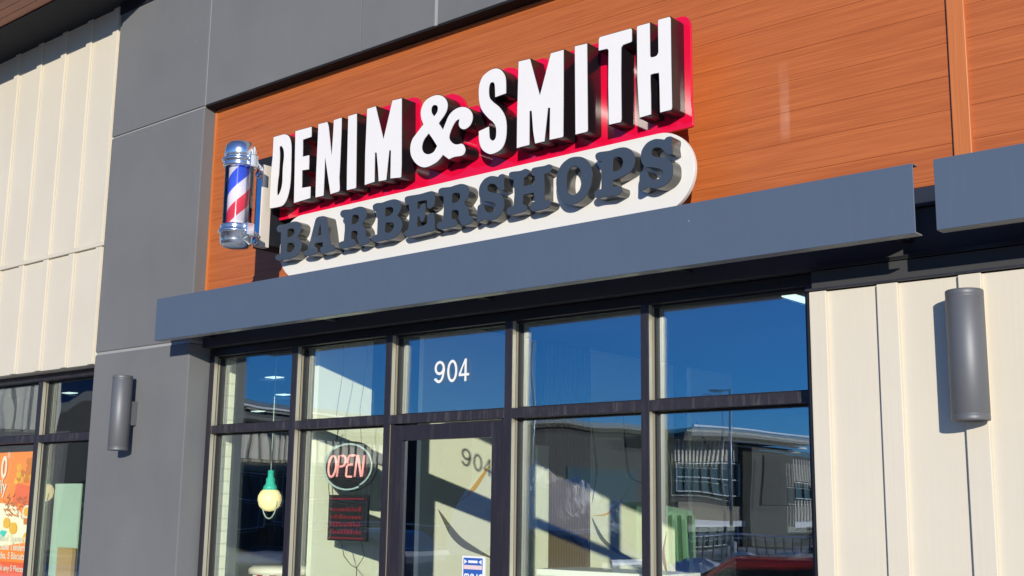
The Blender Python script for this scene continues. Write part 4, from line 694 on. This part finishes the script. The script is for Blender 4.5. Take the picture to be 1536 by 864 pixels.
# red and white striped stool
stl = thing('striped_stool', 'round red and white striped stool below the globe lamp', 'stool', (-8.35, 1.1, 0))
b = MB(); b.lathe([(0, 1.11), (.24, 1.105), (.27, 1.08), (.27, 1.04), (0, 1.04)], (-8.35, 1.1, 0), 'white_panel', 40); b.build('seat', stl)
b = MB()
for k in range(24):
    a0, a1 = 2*math.pi*k/24, 2*math.pi*(k+1)/24
    p = [(-8.35+.25*math.cos(a), 1.1+.25*math.sin(a), .0) for a in (a0, a1)]+[(-8.35, 1.1, 0.0)]
    b.prism(p, 0, 'vinyl' if k % 2 else 'car_red', (0, 0, 1.038))
b.build('striped_base', stl)
# poster in the left window
PO = thing('window_poster', 'orange fried chicken meal poster in the left window', 'poster', (-11.45, GY+.03, 1.5))
b = MB(); b.box(-12.3, -11.06, GY+.022, GY+.026, .6, 2.10, 'orange'); b.build('poster_sheet', PO)
yp = GY+.020
def blob(x, z, rx, rz, m, n=14, yy=0.0, jit=.18):
    return [(x+rx*(1+random.uniform(-jit, jit))*math.cos(2*math.pi*k/n), yp-yy, z+rz*(1+random.uniform(-jit, jit))*math.sin(2*math.pi*k/n)) for k in range(n)]
b = MB(); v = 0
b.prism([(-12.3, yp, 1.12), (-12.3, yp, 1.58), (-11.75, yp, 1.60), (-11.5, yp, 1.58), (-11.2, yp, 1.42), (-11.07, yp, 1.38), (-11.07, yp, 1.24), (-11.35, yp, 1.22), (-11.7, yp, 1.18)], 0, 'cream_print', (0, -.0006, 0))
b.prism([(-12.3, yp, .6), (-12.3, yp, 1.04), (-11.07, yp, 1.04), (-11.07, yp, .6)], 0, 'dorange', (0, -.0006, 0))
b.prism([(-11.55, yp, 1.62), (-11.50, yp, 1.80), (-11.20, yp, 1.76), (-11.10, yp, 1.64), (-11.15, yp, 1.55)], 0, 'dorange', (0, -.0006, 0))
for i in range(26): b.prism(blob(random.uniform(-11.5, -11.12), random.uniform(1.78, 2.02), .05, .035, 0, 9, .001+i*.0001), 0, 'crispy' if i % 3 else 'mustard', (0, -.00005, 0))
for i in range(40):
    x, z, a = random.uniform(-11.75, -11.30), random.uniform(1.48, 1.66), random.uniform(-1, 1)
    dx, dz = .07*math.cos(a), .05*math.sin(a); y_ = yp-.004-i*.0001
    b.prism([(x, y_, z), (x+dx, y_, z+dz), (x+dx, y_, z+dz+.014), (x, y_, z+.014)], 0, 'fries' if i % 2 else 'crispy', (0, -.00005, 0))
for x, z, r_, mm in ((-11.62, 1.41, .07, 'mustard'), (-11.48, 1.36, .08, 'mustard'), (-11.2, 1.27, .08, 'mustard'), (-11.24, 1.52, .085, 'cream_print'), (-11.85, 1.42, .06, 'mustard')):
    b.prism(blob(x, z, r_, r_*.75, 0, 16, .009, .05), 0, mm, (0, -.0003, 0))
b.prism(blob(-11.24, 1.52, .06, .045, 0, 14, .0095, .05), 0, 'mustard', (0, -.0002, 0))
b.prism([(-11.30, yp-.0085, 1.50), (-11.18, yp-.0085, 1.50), (-11.20, yp-.0085, 1.40), (-11.28, yp-.0085, 1.40)], 0, 'crispy', (0, -.0003, 0))
b.prism([(-11.85, yp-.0092, 1.27), (-11.70, yp-.0092, 1.34), (-11.60, yp-.0092, 1.33), (-11.66, yp-.0092, 1.27), (-11.80, yp-.0092, 1.22)], 0, 'teal', (0, -.0003, 0))
b.build('printed_picture', PO)
text_mesh('0', .30, .001, 'cream_print', 'lettering', (-11.70, yp-.012, 1.85), PO, align='RIGHT', xs=.80, bold=.008)
text_mesh('*', .16, .001, 'cream_print', 'lettering', (-11.645, yp-.012, 1.99), PO, align='RIGHT')
text_mesh('Family', .19, .001, 'cream_print', 'lettering', (-11.68, yp-.012, 1.70), PO, align='RIGHT', xs=.9, bold=.003)
for i, s_ in enumerate(('Mixed Signature', '& Double Tenders', 'Sides, 5 Biscuits')): text_mesh(s_, .092, .001, 'cream_print', 'lettering', (-11.20, yp-.012, 1.235-.083*i), PO, align='RIGHT', xs=.95, bold=.0015)
text_mesh('Ask any 5 Pieces', .08, .001, 'cream_print', 'lettering', (-11.20, yp-.012, .955), PO, align='RIGHT', bold=.001)
# inside the left window: tiled half wall, white panel and box
b = MB(); b.box(-12.6, -10.9, 1.6, 1.7, 0, 1.42, 'grey_block'); b.build('tiled_half_wall', B)
b = MB(); b.box(-10.93, -10.46, .40, .415, .93, 1.79, 'mint'); b.box(-16, -12.9, .5, .62, 0, 2.62, 'white_wall'); b.build('interior_panel', B)
b = MB(); b.box(-10.70, -10.44, .345, .39, .90, 1.20, 'box_wood', .004)
tag(b.build('cardboard_box'), 'small tan box inside the window beside the grey pier', 'box')

# ================================================================== ACROSS THE CAR PARK (seen mirrored in the glass)
def yroof(b, y0, y1, x0, x1, z, t, m='far_roof', rise=0.0):
    b.prism([(x0, y0, z), (x0, y1, z+rise), (x0, y1, z+rise-t), (x0, y0, z-t)], 0, m, (x1-x0, 0, 0))
def yribs(b, y0, y1, x, z0, z1, step=.42, m='far_siding'):
    b.box(x-.3, x, y1, y0, z0, z1, m); y = y1+.1
    while y < y0-.06: b.box(x+.001, x+.08, y, y+.09, z0, z1, 'far_siding'); y += step
def ywin(T, y0, y1, x, z0, z1, n, rows=1):
    b = MB(); b.box(x-.2, x, y1, y0, z0, z1, 'far_glass'); w = b.build('window', T)
    b = MB()
    for i in range(n+1): y = y1+(y0-y1)*i/n; b.box(x+.001, x+.10, y-.03, y+.03, z0, z1, 'far_trim' if i in (0, n) else 'far_dark')
    for j in range(rows+1): z = z0+(z1-z0)*j/rows; b.box(x+.001, x+.08, y1+.05, y0-.05, z-.025, z+.025, 'far_trim')
    b.build('window_frame', w)
FX = -38
T = thing('office_building', 'two-storey building with ribbed pale siding mirrored in the right-hand panes', 'building', (FX-6, -52, -.35))
b = MB(); b.box(-43, FX-.6, -52.3, -36, -.35, 6.0, 'far_dark'); b.box(-43, FX-.31, -76, -52.3, -.35, 5.6, 'far_dark'); b.build('wall', T)
b = MB(); yribs(b, -52.4, -59.1, FX, 4.55, 6.0); yribs(b, -64.7, -76, FX, 3.6, 5.0); yribs(b, -64.7, -76, FX, .8, 2.5); b.build('ribbed_siding', T)
b = MB(); b.box(FX-.4, FX+.25, -59.0, -52.4, 1.25, 2.15, 'far_tan'); b.box(FX-.4, FX+.35, -68, -43, .9, 1.25, 'far_trim'); b.build('stone_front', T)
b = MB(); b.box(FX-.5, FX+.7, -64.6, -59.4, -.3, 5.55, 'far_wall'); b.box(FX+.7, FX+.8, -63.6, -60.6, 2.2, 5.0, 'far_dark'); b.build('stair_tower', T)
b = MB(); yroof(b, -36, -52.5, -43, FX+.2, 5.9, .3, rise=.5); yroof(b, -51, -65.5, -43, FX+2.0, 6.3, .45); b.build('roof', T)
b = MB(); yroof(b, -51, -65.5, FX+2.0, FX+2.12, 6.42, .10, 'far_trim'); yroof(b, -56, -66, FX+1.0, FX+1.1, 5.75, .12, 'far_trim'); b.build('roof_edge', T)
ywin(T, -52.4, -59.1, FX+.02, 2.75, 4.45, 7, 2); ywin(T, -64.7, -75, FX+.02, 2.6, 3.5, 9); ywin(T, -53, -59, FX+.02, -.2, 1.0, 7, 2)
b = MB(); b.box(FX-.59, FX-.55, -49, -43, 2.0, 3.8, 'far_glass'); b.build('window', T)
FX = -50
T = thing('long_shop_row', 'long low shop row with dark roof and ribbed siding mirrored beside the brick column', 'building', (FX-6, -36, -.35))
b = MB(); b.box(-75, FX-.31, -50, -28, -.35, 6.0, 'far_dark'); b.build('wall', T)
b = MB(); yribs(b, -28.2, -50, FX, 4.0, 5.45, .55); b.build('ribbed_siding', T)
b = MB(); b.box(FX-.4, FX+.2, -50, -28.2, 3.4, 3.95, 'far_tan'); b.box(FX-.4, FX+.3, -33.6, -32.8, -.3, 3.4, 'far_brick'); b.box(FX-.4, FX+.3, -41, -40, -.3, 3.4, 'far_brick'); b.build('stone_front', T)
b = MB(); yroof(b, -27.5, -50, -75, FX+2.2, 6.75, .30, rise=-.4); yroof(b, -27.5, -50, FX+1.0, FX+1.6, 6.3, .5, rise=-.3); b.build('roof', T)
b = MB(); yroof(b, -27.5, -50, FX+2.2, FX+2.3, 6.5, .10, 'far_trim', -.4); b.build('roof_edge', T)
ywin(T, -28.6, -32.7, FX+.02, .6, 3.3, 4, 2); ywin(T, -33.8, -39.8, FX+.02, .6, 3.3, 5, 2)
T = thing('sloped_roof_hall', 'dark hall with rising roof line mirrored in the far left panes', 'building', (FX-6, -20, -.35))
b = MB(); b.prism([(FX, -18, -.3), (FX, -26.5, -.3), (FX, -26.5, 8.2), (FX, -22.6, 6.7), (FX, -18, 4.8)], 0, 'far_dark', (-14, 0, 0)); b.build('wall', T)
b = MB(); b.prism([(FX+1.5, -17, 4.5), (FX+1.5, -27.0, 8.7), (FX+1.5, -27.0, 8.3), (FX+1.5, -17, 4.1)], 0, 'far_roof', (-16, 0, 0)); b.build('roof', T)
b = MB(); b.box(FX-5, FX+2.4, -20.4, -12, -.3, 4.6, 'grey_block'); b.build('block_wing', T)
b = MB(); yribs(b, -12, -19.7, FX+2.5, 4.61, 8.5, .9); b.build('ribbed_siding', T)
# light poles
def lpole(x, y, h, label, arm):
    t = thing('light_pole', label, 'light pole', (x, y, -.35), 'car park light poles')
    b = MB(); b.tube([(x, y, .3), (x, y, h)], [.10, .06], 'pole', 12); b.build('pole', t)
    b = MB(); b.lathe([(0, -.35), (.28, -.35), (.28, .30), (0, .30)], (x, y, 0), 'concrete', 20); b.build('base', t)
    b = MB(); b.box(x, x+arm, y-.03, y+.03, h-.09, h-.02, 'pole'); b.box(x+arm*.45, x+arm, y-.16, y+.16, h-.14, h-.06, 'far_dark', .01); b.build('lamp_head', t)
lpole(-30.19, -45, 7.55, 'tall car park light pole mirrored in the right-hand panes', -.9)
lpole(-33.52, -34, 9.0, 'tall car park light pole mirrored right of the door', -.75)
# green container
T = thing('green_container', 'green metal waste container mirrored in the right-hand panes', 'container', (-21, -24.7, -.35))
b = MB(); b.prism([(-20, -22.7, -.2), (-20, -25.7, -.2), (-20, -25.7, 1.64), (-20, -22.7, 1.90)], 0, 'green', (-.7, 0, 0)); b.build('body', T)
b = MB()
for i in range(5): b.box(-19.999, -19.90, -25.65+.62*i, -25.51+.62*i, -.18, 1.52, 'green')
b.build('ribs', T)
# snow heap
bm = bmesh.new()
bmesh.ops.create_grid(bm, x_segments=50, y_segments=30, size=1)
for v in bm.verts:
    x, y = v.co.x, v.co.y; e = max(0, 1-(x*x+y*y))
    h = e**.35*(4.5-1.65*(x+1))+.35*e*math.sin(x*17+y*9)*math.cos(y*13)+random.uniform(-.06, .06)
    v.co = Vector((-24.8+x*4.6, -25.5+y*2.6, -.36+max(0, h)))
me = bpy.data.meshes.new('snow_heap'); bm.to_mesh(me); bm.free(); me.materials.append(M['snow'])
o = bpy.data.objects.new('snow_heap', me); COL.objects.link(o); tag(o, 'ploughed heap of old snow mirrored right of the door', 'snow heap')
bm = bmesh.new(); bmesh.ops.create_grid(bm, x_segments=12, y_segments=70, size=1)
for v in bm.verts:
    x, y = v.co.x, v.co.y; e = max(0, 1-x*x)*min(1, (1-abs(y))*6)
    v.co = Vector((-17.6+x*1.3, -25+y*9, -.36+e*(.62+.22*math.sin(y*23)+.12*math.sin(y*51+x*4))+random.uniform(-.04, .04)*e))
me = bpy.data.meshes.new('snow_bank'); bm.to_mesh(me); bm.free(); me.materials.append(M['snow'])
o = bpy.data.objects.new('snow_bank', me); COL.objects.link(o); tag(o, 'long low bank of old snow in front of the green container, mirrored', 'snow bank')
# railing
T = thing('railing', 'dark metal railing along the far edge of the car park', 'fence', (-45, -33, -.35))
b = MB(); b.box(-75, -15, -33.03, -32.97, .85, .92, 'far_trim'); b.box(-75, -15, -33.03, -32.97, -.1, -.04, 'far_dark'); b.build('rail', T)
b = MB(); x = -75
while x < -15: b.box(x, x+.04, -33.02, -32.98, -.35, .849, 'far_dark'); x += .35
b.build('picket_panel', T)
# cars
def car(x, y, paintm, label, suv=False, ang=0):
    t = thing('parked_car', label, 'car', (x, y, -.35), 'parked cars'); t.rotation_euler.z = 0
    hgt = 1.55 if suv else 1.42; L2 = 2.3; z0 = -.35
    prof = [(-L2, .35), (-L2, .75), (-L2+.15, .92), (-1.15, 1.0), (-.55, hgt-.05), (-.2, hgt), (.75, hgt), (1.25, hgt-.08), (1.95, 1.02), (L2-.02, .95), (L2, .4), (L2-.1, .25), (-L2+.1, .25)]
    b = MB(); pp = dense([(a, c, 0) for a, c in prof], 4)
    b.prism([(x+p.x, y-.88, z0+p.y) for p in pp], 0, paintm, (0, 1.76, 0)); bmesh.ops.bevel(b.bm, geom=[e for e in b.bm.edges if abs((e.verts[0].co-e.verts[1].co).y) < .01], offset=.07, segments=3, affect='EDGES'); b.build('body', t)
    for sgn in (-1, 1):
        b = MB(); ys = y+sgn*.885
        b.prism([(x-1.0, ys, z0+1.0), (x-.5, ys, z0+hgt-.14), (x+.75, ys, z0+hgt-.11), (x+1.7, ys, z0+1.02)], 0, 'car_glass', (0, sgn*.012, 0)); b.build('side_window', t)
        for xx in (-1.4, 1.4):
            w = MB().lathe([(0, -.11), (.2, -.11), (.32, -.1), (.33, 0), (.32, .1), (.2, .11), (0, .11)], (x+xx, y+sgn*.78, z0+.33), 'tyre', 28, 'y').build('wheel', t)
            MB().lathe([(0, 0), (.19, 0), (.2, .012), (0, .012)], (x+xx, y+sgn*.893-(.006 if sgn < 0 else 0)-.003, z0+.33), 'pole', 20, 'y').build('rim', w)
    b = MB(); b.prism([(x-1.16, y-.72, z0+1.04), (x-1.16, y+.72, z0+1.04), (x-.62, y+.62, z0+hgt-.08), (x-.62, y-.62, z0+hgt-.08)], 0, 'car_glass', (-.02, 0, .02)); b.build('windscreen', t)
    for sgn in (-1, 1): MB().box(x-L2-.02, x-L2+.06, y+sgn*.62-.15, y+sgn*.62+.15, z0+.62, z0+.78, 'vinyl', .01).build('headlight', t)
    return t
car(-7.75, -8.6, 'car_red', 'red car parked opposite, mirrored at the foot of the right-hand pane')
car(-23.5, -15.5, 'car_blue', 'dark blue car mirrored low in the window by the brick column')
car(-17.5, -15.5, 'car_blue', 'dark blue car mirrored low beside the OPEN sign', True)
# trees
def tree(x, y, h, label, conifer=True):
    t = thing('conifer_tree' if conifer else 'bare_tree', label, 'tree', (x, y, -.35))
    b = MB(); b.tube([(x, y, -.35), (x+.05, y, h*.5), (x, y, h*.95)], [.16, .10, .02], 'bark', 8); b.build('trunk', t)
    b = MB(); rnd = random.Random(int(abs(x)*10))
    for i in range(1500):
        f = rnd.random(); z = -.1+h*(.08+.92*f); rr = (1-f)**.8*h*.24*(.35+.65*rnd.random())*(1+.2*math.sin(f*40)); a = rnd.uniform(0, 6.283)
        c = Vector((x+rr*math.cos(a), y+rr*math.sin(a), z-.1*rr)); s_ = rnd.uniform(.08, .2)
        d1 = Vector((math.cos(a), math.sin(a), -.35)).normalized()*s_; d2 = Vector((-math.sin(a), math.cos(a), rnd.uniform(-.4, .4)))*s_*.5
        b.quad([c-d2, c+d1*.2-d2*.3, c+d1, c+d2], 'leaf')
    b.build('crown', t)
tree(-57.5, -40, 5.6, 'dark conifer mirrored left of the OPEN sign'); tree(-12.9, -20, 2.4, 'small dark conifer mirrored beside the cream siding'); tree(-40.5, -36, 4.6, 'dark conifer mirrored behind the OPEN sign')
